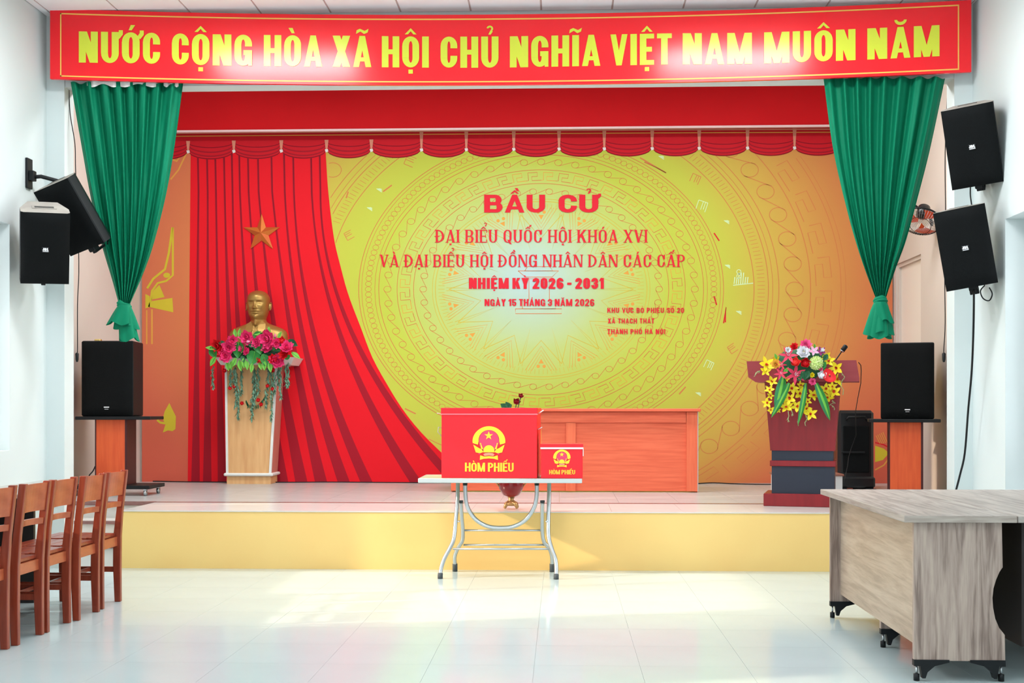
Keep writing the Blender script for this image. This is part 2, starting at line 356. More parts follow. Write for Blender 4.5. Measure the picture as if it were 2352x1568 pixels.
def marks(ms, W, sx, sy, up=1.06):
    r = []; cx = W / 2; k = min(1.0, sx / .16) * .5 + .5; y = up
    for m in ms:
        if m == '\u0302': r += [[(cx - .2, y), (cx - .09, y), (cx, y + .1), (cx, y + .2)], [(cx + .2, y), (cx + .09, y), (cx, y + .1), (cx, y + .2)]]
        if m == '\u0306': r += band(arc(cx, y + .17, .19, .17, 180, 360, 8), arc(cx, y + .17, .1, .07, 180, 360, 8))
        if m == '\u0303': r += [[(cx - .21, y), (cx - .19, y + .12), (cx - .08, y + .17), (cx - .06, y + .08)], [(cx - .08, y + .17), (cx + .08, y + .1), (cx + .06, y + .0), (cx - .06, y + .08)], [(cx + .06, y), (cx + .08, y + .1), (cx + .21, y + .17), (cx + .18, y + .05)]]
    dx = .14 if any(m in ms for m in '\u0302') else 0; y2 = up + (.14 if dx else 0); c2 = cx + dx
    for m in ms:
        if m == '\u0301': r += [[(c2 - .07, y2), (c2 + .03, y2), (c2 + .14, y2 + .17), (c2 - .0, y2 + .17)]]
        if m == '\u0300': r += [[(c2 - .03, y2), (c2 + .07, y2), (c2 + .0, y2 + .17), (c2 - .14, y2 + .17)]]
        if m == '\u0309': c = c2; yy = y2 + (.06 if dx else 0); r += band(arc(c, yy + .19, .11, .1, 170, -60, 8), arc(c, yy + .19, .05, .04, 170, -60, 8)) + [[(c - .05, yy), (c + .03, yy), (c + .1, yy + .1), (c + .02, yy + .14)]]
        if m == '\u0323': r += R4(cx - .075, -.2, cx + .075, -.07)
        if m == '\u031b': r += [[(W - sx * .4, .84), (W + .02, .78), (W + .13, .92), (W + .13, 1.06), (W, 1.06), (W, .98)]]
    return r
def text(mb, s, m, mp, x0, x1, base, cap, sx=.21, sy=.15, serif=False, wide=1.0, gap=.09, space=.36):
    """mp(px,py)->point; base may be a function of x. Fits the line between x0 and x1."""
    cells = []; x = 0
    for ch in unicodedata.normalize('NFC', s):
        if ch == 'Đ': b, ms = 'D', ['bar']
        else:
            d = unicodedata.normalize('NFD', ch); b, ms = d[0], list(d[1:])
        if b == ' ': x += space; continue
        W = BASEW[b] * wide
        if b == 'I': W = sx
        cells.append((b, ms, x, W)); x += W + gap
    tot = x - gap; k = (x1 - x0) / tot
    for b, ms, x, W in cells:
        polys = glyph(b, W, sx, sy, serif) + marks([q for q in ms if q != 'bar'], W, sx, sy)
        if 'bar' in ms: polys += R4(-.1, .46, W * .45, .46 + sy * .8)
        for p in polys:
            pts = [mp(x0 + (x + a) * k, (base(x0 + (x + a) * k) if callable(base) else base) - c * cap) for a, c in p]
            n = (pts[1] - pts[0]).cross(pts[2] - pts[0])
            if n.length < 1e-12 and len(pts) > 3: n = (pts[2] - pts[0]).cross(pts[3] - pts[0])
            if n.y > 0: pts = pts[::-1]
            zo = Vector((0, -1.2e-4 * (polys.index(p) + 1), 0)); mb.add([q + zo for q in pts], [list(range(len(pts)))], m)
def pline(mb, pts, wd, m, mp, closed=False):   # thin printed line of width wd (pixels)
    n = len(pts); L = []; Rr = []
    for i in range(n):
        a = pts[i - 1] if (i > 0 or closed) else pts[i]; b = pts[(i + 1) % n] if (i < n - 1 or closed) else pts[i]
        dx, dy = b[0] - a[0], b[1] - a[1]; l = math.hypot(dx, dy) or 1; nx, ny = -dy / l * wd / 2, dx / l * wd / 2
        L.append(mp(pts[i][0] + nx, pts[i][1] + ny)); Rr.append(mp(pts[i][0] - nx, pts[i][1] - ny))
    vs = L + Rr; fs = []
    for i in range(n if closed else n - 1):
        j = (i + 1) % n; fs.append((i, j, n + j, n + i))
    mb.add(vs, fs, m)
def poly(mb, pts, m, mp): mb.add([mp(*p) for p in pts], [list(range(len(pts)))], m)
def lag(pts, x):
    r = 0
    for i, (xi, yi) in enumerate(pts):
        t = yi
        for j, (xj, _) in enumerate(pts):
            if j != i: t *= (x - xj) / (xi - xj)
        r += t
    return r
def interp(tab, y):
    if y <= tab[0][0]: return tab[0][1]
    for (a, b), (c, d) in zip(tab, tab[1:]):
        if y <= c: return b + (d - b) * (y - a) / (c - a)
    return tab[-1][1]
def smooth(tab, y):   # Catmull-Rom through the table
    n = len(tab)
    if y <= tab[0][0]: return tab[0][1]
    for i in range(n - 1):
        if y <= tab[i + 1][0]:
            p0 = tab[max(i - 1, 0)]; p1 = tab[i]; p2 = tab[i + 1]; p3 = tab[min(i + 2, n - 1)]
            t = (y - p1[0]) / (p2[0] - p1[0]); h = p2[0] - p1[0]
            m1 = (p2[1] - p0[1]) / (p2[0] - p0[0]) * h; m2 = (p3[1] - p1[1]) / (p3[0] - p1[0]) * h
            return (2 * t**3 - 3 * t**2 + 1) * p1[1] + (t**3 - 2 * t**2 + t) * m1 + (-2 * t**3 + 3 * t**2) * p2[1] + (t**3 - t**2) * m2
    return tab[-1][1]

# ================================================================== SETTING
TS = .545; YR = -6.0
fl = obj('floor', MB().box(WL - .3, WR + .3, YR, YF, -.2, -.0025, GROUT).box(WL - .3, WR + .3, YR, YF - 8 * TS - .0015, -.0024, 0, TILE), kind='structure')
x_ref = PZ(1250, 1312, 0).x
xs = [WL]; k = math.ceil((WL - x_ref) / TS)
while x_ref + k * TS < WR: xs.append(x_ref + k * TS); k += 1
xs.append(WR); ys = [YF - i * TS for i in range(9)]; tmesh = {}
for i in range(len(xs) - 1):
    for j in range(8):
        wd, ln = xs[i + 1] - xs[i], TS
        key = round(wd, 3)
        if key not in tmesh: tmesh[key] = MB().box(.0007, wd - .0007, .0007, ln - .0007, -.0024, 0, TILE).mesh('tile')
        o = obj('tile', tmesh[key], fl, local=True); o.location = (xs[i], ys[j + 1], 0)
# ceiling: slab + tiles in view
CT = .578; x0c = PZ(1242, 0, HC).x
ce = obj('ceiling', MB().box(WL - .3, WR + .3, YR, YF + .01, HC + .006, HC + .1, CEILJ).box(WL, WR, YR, YF - 4 * CT, HC, HC + .006, CEIL), kind='structure')
xs = [WL]; k = math.ceil((WL - x0c) / CT)
while x0c + k * CT < WR: xs.append(x0c + k * CT); k += 1
xs.append(WR); tmesh = {}
for i in range(len(xs) - 1):
    for j in range(4):
        wd = xs[i + 1] - xs[i]; key = round(wd, 3)
        if key not in tmesh: tmesh[key] = MB().box(.008, wd - .008, .008, CT - .008, 0, .006, CEIL).mesh('ceiling_tile')
        o = obj('ceiling_tile', tmesh[key], ce, local=True); o.location = (xs[i], YF - (j + 1) * CT, HC)
# side walls with window openings, panes and frames
wn = [0]
def side_wall(name, X, sgn, wins, zb, zt):
    mb = MB(); a, b = (X - .24, X) if sgn < 0 else (X, X + .24)
    y = YR
    for y0, y1 in sorted(wins):
        mb.box(a, b, y, y0, 0, HC + .1, WALL); mb.box(a, b, y0, y1, 0, zb, WALL); mb.box(a, b, y0, y1, zt, HC + .1, WALL); y = y1
    mb.box(a, b, y, YF, 0, HC + .1, WALL)
    o = obj(name, mb, kind='structure')
    for y0, y1 in sorted(wins):
        wn[0] += 1; xc = X + sgn * .19; f = MB(); t = .05
        f.box(xc - .025, xc + .025, y0, y1, zb, zb + t, FRAME).box(xc - .025, xc + .025, y0, y1, zt - t, zt, FRAME)
        for yy in (y0, (y0 + y1) / 2 - t / 2, y1 - t): f.box(xc - .024, xc + .024, yy, yy + t, zb + t, zt - t, FRAME)
        wo = obj('window_%d' % wn[0], f, kind='structure')
        for yy in (y0 + t, (y0 + y1) / 2 + t / 2): obj('pane', MB().box(xc - .004, xc + .004, yy, yy + (y1 - y0) / 2 - 1.5 * t, zb + t, zt - t, GLASS), wo)
    return o
YwL = PX(22, 600, WL).y; YwR = PX(2309, 600, WR).y
side_wall('wall_left', WL, -1, [(YwL - 2.85, YwL)] + [(y, y + 1.85) for y, k in WINY[1:]], PX(22, 1034, WL).z, PX(22, 515, WL).z)
side_wall('wall_right', WR, 1, [(YwR - 1.85, YwR)] + [(y, y + 1.85) for y, k in WINY[1:]], .72, PX(2309, 503, WR).z)
JL, JR = P(148, 500, YF).x, P(2192, 500, YF).x
SL, SR = P(324, 700, YB).x - .004, P(2051, 700, YB).x + .004      # stage side walls
LZ = P(1176, 190, YF + .01).z
pr = MB().box(WL - .3, JL, YF, YF + .2, 0, 5.2, WALL).box(JR, WR + .3, YF, YF + .2, 0, 5.2, WALL).box(JL, JR, YF + .008, YF + .2, LZ, 5.2, WALL)
obj('wall_front', pr, kind='structure')
# grey dado along the foot of the left wall and pier
DAD = mat('dado_tile', '#CBD2CE', .3, noise=.05)
obj('baseboard_left', MB().box(WL, WL + .008, 5, YF, 0, .735, DAD).box(WL, JL, YF - .008, YF, 0, .735, DAD), kind='structure')
obj('wall_back', MB().box(SL - .2, SR + .2, YB, YB + .15, 0, 5.2, WALLS), kind='structure')
obj('wall_stage_left', MB().box(SL - .15, SL, YF + .2, YB, 0, 5.2, WALLS), kind='structure')
# right stage wall with the side door
dy0, dy1 = PX(2115, 800, SR).y, PX(2058, 800, SR).y; dz = PX(2115, 583, SR).z
sw = MB().box(SR, SR + .15, YF + .2, dy0, 0, 5.2, WALLS).box(SR, SR + .15, dy1, YB, 0, 5.2, WALLS).box(SR, SR + .15, dy0, dy1, dz, 5.2, WALLS).box(SR + .12, SR + .15, dy0, dy1, 0, dz, WALLS)
obj('wall_stage_right', sw, kind='structure')
DOORM = mat('door_paint', '#E6E0D6', .5)
dr = obj('door_1', MB().box(SR + .05, SR + .09, dy0 + .04, dy1 - .04, SZ, dz - .04, DOORM), kind='structure')
obj('door_frame', MB().box(SR + .02, SR + .125, dy0 - .01, dy0 + .04, SZ, dz + .01, WALLS).box(SR + .02, SR + .125, dy1 - .04, dy1 + .01, SZ, dz + .01, WALLS).box(SR + .02, SR + .125, dy0 + .04, dy1 - .04, dz - .04, dz + .01, WALLS), dr)
obj('ceiling_stage', MB().box(SL - .15, SR + .15, YF + .2, YB, 5.0, 5.1, CEIL), kind='structure')
# stage block
SXL = PZ(274, 1305, 0).x; Y2 = 11.29
stg = obj('stage', MB().box(SXL, WR, YF, Y2 - .001, -.1, SZ - .0085, YEL).box(SL, SR, Y2 + .001, YB, -.1, SZ - .006, YEL), kind='structure')
edge = MB().box(SXL - .004, WR - .002, YF - .006, YF + .02, SZ - .008, SZ - .0002, STW)
obj('stage_nosing', edge, stg)
n = 12; wd = (WR - SXL) / n; tm = MB().box(.001, wd - .001, 0, Y2 - YF - .08, -.008, 0, STW).mesh('tile')
for i in range(n): o = obj('tile', tm, stg, local=True); o.location = (SXL + i * wd, YF + .02, SZ)
obj('granite_strip', MB().box(SL + .01, SR - .01, Y2 - .055, Y2 + .02, SZ - .028, SZ + .002, GRAN), stg, label='dark reddish granite strip')
rows = 6; n = 16; wd = (SR - SL) / n; ln = (YB - Y2 - .025) / rows; tm = MB().box(.001, wd - .001, .001, ln - .001, -.005, 0, STG).mesh('tile')
for i in range(n):
    for j in range(rows): o = obj('tile', tm, stg, local=True); o.location = (SL + i * wd, Y2 + .022 + j * ln, SZ)
# steps left of the stage block
st = MB(); nos = MB()
for (y0, z1) in ((10.88, .338), (10.46, .175)):
    st.box(WL if y0 < 10.8 else SL, SXL - .006, y0, Y2, -.05, z1, STW); nos.box(WL, SXL - .006, y0 - .02, y0 + .05, z1 - .022, z1 + .003, GRAN)
nos.box(SL, SXL - .006, Y2 - .06, Y2 + .02, SZ - .024, SZ + .004, GRAN)
st.box(SL, SXL - .008, Y2 - .025, Y2, 0, SZ - .024, STW)
so = obj('steps', st, kind='structure'); obj('nosing', nos, so)
# ceiling lamps of the hall (off to the top of the frame)
LAMPG = mat('lamp_diffuser', '#FFFFFF', .5, emis=6)
for q, (x, y) in enumerate(LAMPS):
    t = thing('ceiling_light', 'white rectangular ceiling light of the hall', 'lamp', (x, y, HC), group='hall ceiling lights')
    obj('lamp_frame', MB().box(-.66, .66, -.28, .28, -.06, 0, PWHITE), t, local=True)
    obj('diffuser', MB().box(-.63, .63, -.25, .25, -.064, -.0601, LAMPG), t, local=True)

# ================================================================== BACKDROP with its print
YD = YB - .03
def bp(k): return lambda px, py: P(px, py, YD - .0008 * k)
def backdrop_mat():
    m = bpy.data.materials.new('backdrop_print'); m.use_nodes = True; nt = m.node_tree; N = nt.nodes; L = nt.links; b = N['Principled BSDF']
    c = P(1212, 640, YD); s = P(1312, 640, YD).x - c.x     # s = 100 px
    tc = N.new('ShaderNodeTexCoord'); mp = N.new('ShaderNodeMapping'); mp.vector_type = 'POINT'; L.new(tc.outputs['Object'], mp.inputs[0])
    mp.inputs['Scale'].default_value = (1 / s / 10, 0, 1 / s / 8.5); mp.inputs['Location'].default_value = (-c.x / s / 10, 0, -c.z / s / 8.5)
    ln_ = N.new('ShaderNodeVectorMath'); ln_.operation = 'LENGTH'; L.new(mp.outputs[0], ln_.inputs[0])
    cr = N.new('ShaderNodeValToRGB'); L.new(ln_.outputs['Value'], cr.inputs[0]); e = cr.color_ramp.elements
    tab = [(0, (178, 208, 212)), (.08, (180, 208, 186)), (.2, (184, 203, 122)), (.33, (186, 200, 74)), (.45, (190, 195, 73)), (.56, (202, 174, 76)), (.68, (208, 150, 77)), (.80, (210, 122, 78)), (.95, (210, 110, 82))]
    e[0].position = 0; e[0].color = lin(tab[0][1]); e[1].position = .95; e[1].color = lin(tab[-1][1])
    for p, cc in tab[1:-1]: q = e.new(p); q.color = lin(cc)
    sp = N.new('ShaderNodeSeparateXYZ'); L.new(tc.outputs['Object'], sp.inputs[0])
    mr = N.new('ShaderNodeMapRange'); mr.inputs[1].default_value = 1.8; mr.inputs[2].default_value = SZ; mr.inputs[3].default_value = 0; mr.inputs[4].default_value = .55; L.new(sp.outputs[2], mr.inputs[0])
    gt = N.new('ShaderNodeMapRange'); gt.inputs[1].default_value = .62; gt.inputs[2].default_value = .8; L.new(ln_.outputs['Value'], gt.inputs[0])
    mu = N.new('ShaderNodeMath'); mu.operation = 'MULTIPLY'; L.new(mr.outputs[0], mu.inputs[0]); L.new(gt.outputs[0], mu.inputs[1])
    mx = N.new('ShaderNodeMix'); mx.data_type = 'RGBA'; L.new(mu.outputs[0], mx.inputs[0]); L.new(cr.outputs[0], mx.inputs[6]); mx.inputs[7].default_value = lin((206, 82, 70))
    L.new(mx.outputs[2], b.inputs['Base Color']); b.inputs['Roughness'].default_value = .6; b.inputs['Specular IOR Level'].default_value = .15
    return m
BD = backdrop_mat()
bdt = thing('stage_backdrop', 'large printed stage backdrop, yellow bronze drum pattern with red curtain and lettering', 'backdrop', (SL + .02, YD, SZ))
a = P(326, 700, YD).x; bx = P(2050, 700, YD).x; zt = P(1176, 262, YD).z
obj('printed_panel', MB().box(a, bx, YD, YD + .025, SZ, zt, BD), bdt)
PR = mat('print_line_red', '#CE7E4C', .6, spec=.1); PG = mat('print_line_gold', '#CDB84A', .6, spec=.1); PO = mat('print_orange', '#DDA04A', .6, spec=.1)
PRR = mat('print_red', '#D2232F', .6, spec=.1); PTXT = mat('print_text_red', '#D92B3A', .6, spec=.1); PCUR = mat('print_curtain_red', '#E01C28', .6, spec=.1)
PFOLD = mat('print_fold_dark', '#A01C2B', .6, spec=.1); PFOLD2 = mat('print_fold_darker', '#7E1626', .6, spec=.1); PTIE = mat('print_tie_pink', '#DD9078', .6, spec=.1); PYG = mat('print_motif_yellow', '#CDBB38', .6, spec=.1); PPALE = mat('print_sparkle', '#CBE6B4', .6, spec=.1)
CX, CY, KY = 1243, 664, .828
def el(r, a): return (CX + r * math.cos(a), CY - r * KY * math.sin(a))
def vis(p):   # keep the pattern on the panel and off the printed curtain
    rb = smooth(RB, p[1]) if p[1] > 350 else 748
    return rb + 2 < p[0] < 2046 and 352 < p[1] < 1108
RB = [(350, 748), (440, 754), (552, 768), (611, 782), (676, 800), (750, 828), (820, 855), (872, 883), (937, 923), (989, 964), (1038, 1013), (1108, 1090)]
def seg(mb, pts, wd, m, mp, closed=False):
    if closed: pts = pts + [pts[0]]
    run = []
    for p in pts + [None]:
        if p is not None and vis(p): run.append(p)
        else:
            if len(run) > 1: pline(mb, run, wd, m, mp)
            run = []
ring = MB()
for r, m_, w_ in ((243, PG, 1.6), (250, PG, 1.2), (293, PR, 1.4), (331, PR, 1.4), (373, PR, 1.5), (382, PR, 1.1), (412, PR, 1.1), (419, PR, 1.6), (489, PR, 1.7), (522, PR, 1.7), (532, PR, 1.2), (546, PR, 1.6), (619, PR, 1.8), (689, PR, 1.6), (700, PR, 1.2)):
    seg(ring, [el(r, 2 * PI * i / 260) for i in range(261)], w_, m_, bp(1))
obj('ring_print', ring, bdt)
ch = MB()
def chain(R, rr, n, m_, w_=1.2, tang=True):
    for i in range(n):
        a = 2 * PI * i / n; c = el(R, a); NS = 28 if rr > 12 else 14
        seg(ch, [(c[0] + rr * math.cos(2 * PI * j / NS), c[1] + rr * KY * math.sin(2 * PI * j / NS)) for j in range(NS + 1)], w_, m_, bp(1))
        if tang:
            a2 = 2 * PI * (i + 1) / n; da = rr / R
            seg(ch, [el(R + rr, a + .3 * da), el(R - rr, a2 - .3 * da)], w_, m_, bp(1))
chain(271, 8, 46, PR, 1.1); chain(353, 8.5, 56, PR, 1.1); chain(582, 20, 52, PR, 1.5); chain(397, 7, 170, PR, 1.0, False)
for i in range(56):    # key pattern
    a = 2 * PI * i / 56; d = 2 * PI / 56
    k = [(302, 0), (302, .62), (313, .62), (313, .25), (324, .25), (324, .85), (302, .85), (302, 1)]
    seg(ch, [el(r, a + t * d) for r, t in k], 1.6, PO if i % 2 else PR, bp(1))
for i in range(44):
    a = 2 * PI * i / 44; d = 2 * PI / 44
    k = [(632, .1), (632, .75), (650, .75), (650, .35), (668, .35), (668, .95), (640, .95)]
    seg(ch, [el(r, a + t * d) for r, t in k], 1.8, PR, bp(1))
for i in range(300):
    a = 2 * PI * i / 300; seg(ch, [el(497, a), el(514, a)], 1.0, PR, bp(1))
    if i % 2 == 0: seg(ch, [el(222, a), el(236, a)], 1.0, PG, bp(1))
obj('drum_ornament_print', ch, bdt)
sr = MB()
for i in range(14):      # star rays with nested chevrons and dots
    a = PI / 2 + 2 * PI * i / 14; d = PI / 14
    seg(sr, [el(212, a - d), el(142, a), el(212, a + d)][::1], 1.6, PG, bp(1))
    seg(sr, [el(218, a + d - .02), el(110, a + d), el(218, a + d + .02)], 1.2, PG, bp(1))
    for q in (0, 9, 18): seg(sr, [el(228, a + d * .72 - q * .0035), el(158 + q * 1.3, a), el(228, a - d * .72 + q * .0035)], 1.1, PO, bp(1))
    c = el(203, a); poly(sr, [el(193, a), el(206, a - .03), el(206, a + .03)], PO, bp(1))
    for e_ in (-.032, .032): c = el(214, a + e_); poly(sr, [(c[0] + 4 * math.cos(2 * PI * j / 8), c[1] + 4 * math.sin(2 * PI * j / 8)) for j in range(8)], PO, bp(1))
for pts in ([(1184, 709), (1290, 709), (1290, 720), (1184, 720)], [(1200, 709), (1200, 690), (1215, 690), (1215, 640), (1262, 640), (1262, 690), (1276, 690), (1276, 709)], [(1190, 622), (1283, 622), (1268, 636), (1207, 636)], [(1205, 622), (1212, 612), (1262, 612), (1270, 622)]):
    seg(sr, pts, 1.5, PR, bp(1), True)
obj('star_ray_print', sr, bdt)
# scattered motifs
mo = MB()
def E_(x, y, s, a, m_):
    ca, sa = math.cos(a), math.sin(a)
    for pts in ([(-s, -s), (-s, s)], [(-s, -s), (s, -s)], [(-s, 0), (s * .8, 0)], [(-s, s), (s, s)], [(-s, -.5 * s), (s * .6, -.5 * s)]):
        seg(mo, [(x + p * ca - q * sa, y + p * sa + q * ca) for p, q in pts], 1.5, m_, bp(1))
for x, y, s, a, m_ in ((942, 370, 11, .4, PR), (802, 540, 9, -.5, PR), (1597, 411, 10, 2.0, PR), (1683, 800, 9, -.6, PR), (1628, 838, 9, 2.0, PPALE), (1612, 473, 11, 1.9, PPALE)): E_(x, y, s, a, m_)
for pts in ([(1470, 362), (1530, 397), (1480, 372)], [(1640, 535), (1652, 553)], [(1666, 740), (1668, 705), (1662, 742)], [(880, 440), (900, 425)], [(930, 938), (955, 950)], [(1560, 905), (1575, 888)], [(1646, 700), (1640, 680)], [(795, 455), (800, 440)]): seg(mo, pts, 3, PRR if pts[0][0] > 1600 else PR, bp(1))
for x, y in ((872, 437), (850, 480), (1520, 362), (1670, 510), (1672, 612), (1698, 718), (1605, 905)):
    for k in range(3): seg(mo, [(x - 7 + k * 3, y - 4), (x + 5, y + 4 - k * 3)], 1.8, PPALE, bp(1))
for k in range(7): seg(mo, [(1688 + k * 5, 640 - (14 if 1 < k < 5 else 4)), (1686 + k * 5, 652)], 2.2, PPALE, bp(1))
seg(mo, [(1684, 655), (1730, 650)], 2, PPALE, bp(1))
for y_ in (624, 634): seg(mo, [(1697 + 5 * math.cos(2 * PI * j / 10), y_ + 5 * math.sin(2 * PI * j / 10)) for j in range(11)], 1.6, PPALE, bp(1))
obj('motif_print', mo, bdt)
# bird motifs on the left and right margins
bi = MB(); mq = bp(1)
pline(bi, [(396, 522), (388, 580), (379, 618), (352, 640), (338, 662)], 5, PYG, mq); pline(bi, [(397, 522), (397, 632), (382, 645), (362, 650), (349, 668), (346, 692)], 4.5, PYG, mq)
poly(bi, [(383 + 8 * math.cos(2 * PI * j / 12), 632 + 6 * math.sin(2 * PI * j / 12)) for j in range(12)], PYG, mq)
poly(bi, [(366, 654), (378, 682), (347, 688), (352, 668)], PYG, mq); poly(bi, [(344, 692), (396, 684), (398, 717), (340, 704)], PYG, mq); poly(bi, [(334, 675), (344, 680), (344, 705), (334, 708)], PYG, mq)
pline(bi, [(349, 710), (349, 790)], 4, PO, mq); pline(bi, [(337, 712), (337, 790)], 3, PO, mq)
poly(bi, [(389, 925), (396, 940), (404, 956), (403, 985), (396, 990), (386, 988), (374, 993), (380, 975), (374, 962), (378, 945)], PYG, mq); pline(bi, [(380, 972), (368, 970), (361, 964)], 5, PYG, mq)
pline(bi, [(428, 352), (410, 390), (392, 412)], 3.5, PO, mq); pline(bi, [(398, 352), (412, 362), (406, 370), (396, 366)], 4, PO, mq)
poly(bi, [(2010, 1023), (2030, 1030), (2042, 1040), (2028, 1056), (2010, 1061)], PYG, mq); pline(bi, [(2010, 1016), (2030, 1021), (2046, 1030)], 3, PRR, mq); pline(bi, [(2010, 1079), (2030, 1068), (2046, 1046)], 3, PO, mq)
for k in range(5): pline(bi, [(2012 + k * 4, 1000 - k * 2), (2022 + k * 4, 1020 - k)], 1.6, PO, mq)
obj('bird_print', bi, bdt)
# printed red curtain
cu = MB(); ysn = [345 + (1108 - 345) * i / 40 for i in range(41)]
for y0, y1 in zip(ysn, ysn[1:]):
    lx = lambda y: 438 - (y - 345) * .009
    poly(cu, [(lx(y0), y0), (smooth(RB, y0), y0), (smooth(RB, y1), y1), (lx(y1), y1)], PCUR, bp(2))
for t, m_, b_ in ((456, 452, 449), (477, 477, 476), (496, 503, 510), (516, 530, 548), (534, 552, 580), (551, 578, 613), (571, 606, 648), (594, 640, 692), (625, 678, 737), (654, 706, 789), (675, 735, 841), (716, 801, 954), (736, 836, 1044)):
    Lf, Rt = [], []
    for y in ysn:
        x = lag([(440, t), (820, m_), (1105, b_)], y) if y > 440 else t + (y - 440) * .02
        u = max(0, (y - 500) / 600); wd = 2.2 + 1.5 * u + (10 if t > 500 else 6) * u ** 1.6
        Lf.append((x - wd, y)); Rt.append((x + wd, y))
    for i in range(40):
        q = [Lf[i], Rt[i], Rt[i + 1], Lf[i + 1]]
        poly(cu, [(min(p[0], smooth(RB, p[1]) - 1), p[1]) for p in q], PFOLD, bp(3))
        if Lf[i][1] < 780: poly(cu, [(Lf[i][0] + 1.5, Lf[i][1]), (Lf[i][0] + 1.6 + 1.8 * max(0, 1 - (Lf[i][1] - 345) / 440), Lf[i][1]), (Lf[i + 1][0] + 1.6 + 1.8 * max(0, 1 - (Lf[i + 1][1] - 345) / 440), Lf[i + 1][1]), (Lf[i + 1][0] + 1.5, Lf[i + 1][1])], PFOLD2, bp(4))
obj('curtain_print', cu, bdt, label='printed red stage curtain with dark folds')
# printed swag valance
sg = MB(); PSW = mat('print_swag_red', '#CB1F2B', .6, spec=.1)
ties = [326, 432, 537, 646, 750, 853, 968, 1071, 1180, 1284, 1388, 1498, 1606, 1717, 1825, 1933, 2048]
yo = lambda x: lag([(432, 7), (1180, 0), (1825, -4)], x) * .8
poly(sg, [(327, 262), (2048, 262), (2048, 320 + yo(2048)), (1180, 318), (327, 322 + yo(327))], PSW, bp(4))
for a_, b_ in zip(ties, ties[1:]):
    N_ = 14
    for i in range(N_):
        s0, s1 = i / N_, (i + 1) / N_; x0, x1 = a_ + (b_ - a_) * s0, a_ + (b_ - a_) * s1
        by = lambda s: 343 + 18 * (1 - (2 * s - 1) ** 2) ** .6
        poly(sg, [(x0, 316 + yo(x0)), (x1, 316 + yo(x1)), (x1, by(s1) + yo(x1)), (x0, by(s0) + yo(x0))], PSW, bp(5))
        for y_, dp, w_, mm in ((322, 11, 1.6, PFOLD2), (327, 16, 3, PFOLD), (334, 18, 3, PFOLD), (341, 17.5, 2, PFOLD2)):
            f = lambda s: y_ + dp * (1 - (2 * s - 1) ** 2) ** .6
            poly(sg, [(x0, f(s0) + yo(x0)), (x1, f(s1) + yo(x1)), (x1, f(s1) + w_ + yo(x1)), (x0, f(s0) + w_ + yo(x0))], mm, bp(6))
for y_, w_, m_ in ((300, 3, PTIE), (307, 2, PO)): pline(sg, [(x, y_ + yo(x)) for x in range(330, 2048, 60)], w_, m_, bp(6))
for t in ties[1:-1]:
    o_ = yo(t); top = 298 if 900 < t else 318
    poly(sg, [(t - 4.5, top + o_), (t + 4.5, top + o_), (t + 2, 340 + o_), (t - 2, 340 + o_)], PTIE, bp(7)); poly(sg, [(t - 4, 340 + o_), (t + 3, 339 + o_), (t + 4, 345 + o_), (t - 2, 347 + o_)], WHT, bp(7))
obj('swag_valance_print', sg, bdt, label='printed row of red swags with pale ties')
tx = MB()
text(tx, 'BẦU', PTXT, bp(8), 1112, 1252, 488, 41, .27, .19, wide=1.45, gap=.1); text(tx, 'CỬ', PTXT, bp(8), 1283, 1374, 488, 41, .27, .19, wide=1.45, gap=.1)
text(tx, 'ĐẠI BIỂU QUỐC HỘI KHÓA XVI', PTXT, bp(8), 1001, 1486, 557, 29.5, .15, .065, True, gap=.16, space=.32)
text(tx, 'VÀ ĐẠI BIỂU HỘI ĐỒNG NHÂN DÂN CÁC CẤP', PTXT, bp(8), 873, 1573, 613, 28.5, .15, .065, True, gap=.16, space=.32)
text(tx, 'NHIỆM KỲ 2026 - 2031', PTXT, bp(8), 1077, 1387, 663, 25, .25, .17, gap=.09, space=.2)
text(tx, 'NGÀY 15 THÁNG 3 NĂM 2026', PTXT, bp(8), 1113, 1365, 702.5, 16, .21, .15, gap=.1, space=.24)
text(tx, 'KHU VỰC BỎ PHIẾU SỐ 20', PTXT, bp(8), 1395, 1571, 718, 11.5, .21, .17, wide=1.1, gap=.16, space=.4)
text(tx, 'XÃ THẠCH THẤT', PTXT, bp(8), 1396, 1503, 742.5, 11.5, .21, .17, wide=1.1, gap=.16, space=.4)
text(tx, 'THÀNH PHỐ HÀ NỘI', PTXT, bp(8), 1395, 1528, 767, 11.5, .21, .17, wide=1.1, gap=.16, space=.4)
obj('lettering', tx, bdt, label='red election lettering')
# raised star
ctr = P(600, 535, YD - .03); s1 = (P(700, 535, YD).x - ctr.x) / 100; stp = []
for i in range(10):
    a = PI / 2 + i * PI / 5; r = (45 if i % 2 == 0 else 17) * s1; stp.append(Vector((ctr.x + r * math.cos(a), YD - .012, ctr.z + r * math.sin(a))))
tip = Vector((ctr.x, YD - .06, ctr.z)); sm = MB()
STARD = mat('star_gold_shade', '#C2602C', .4, metal=.3)  # darker gold for every other facet, shade put into the colour
for i in range(10): sm.add([stp[i], tip, stp[(i + 1) % 10]], [(0, 1, 2)], STARM if i % 2 else STARD)
sm.add(stp, [list(range(10))], STARM)
tag(obj('wall_star', sm), 'faceted gold five-pointed star on the printed red curtain above the bust', 'star')

# ================================================================== red board above
yv = 14.12; zb = P(1176, 293, yv).z
vb = thing('red_pelmet_board', 'long plain dark red board above the printed swags', 'board', (SL + .01, yv, zb))
obj('board_face', MB().box(SL + .01, SR - .01, yv, yv + .02, zb, 4.98, REDB), vb)
obj('bottom_rail', MB().box(SL + .01, SR - .01, yv - .012, yv + .03, zb - .022, zb, mat('pale_rail', '#E7C9CB', .5)), vb, label='thin pale rail along the bottom edge')

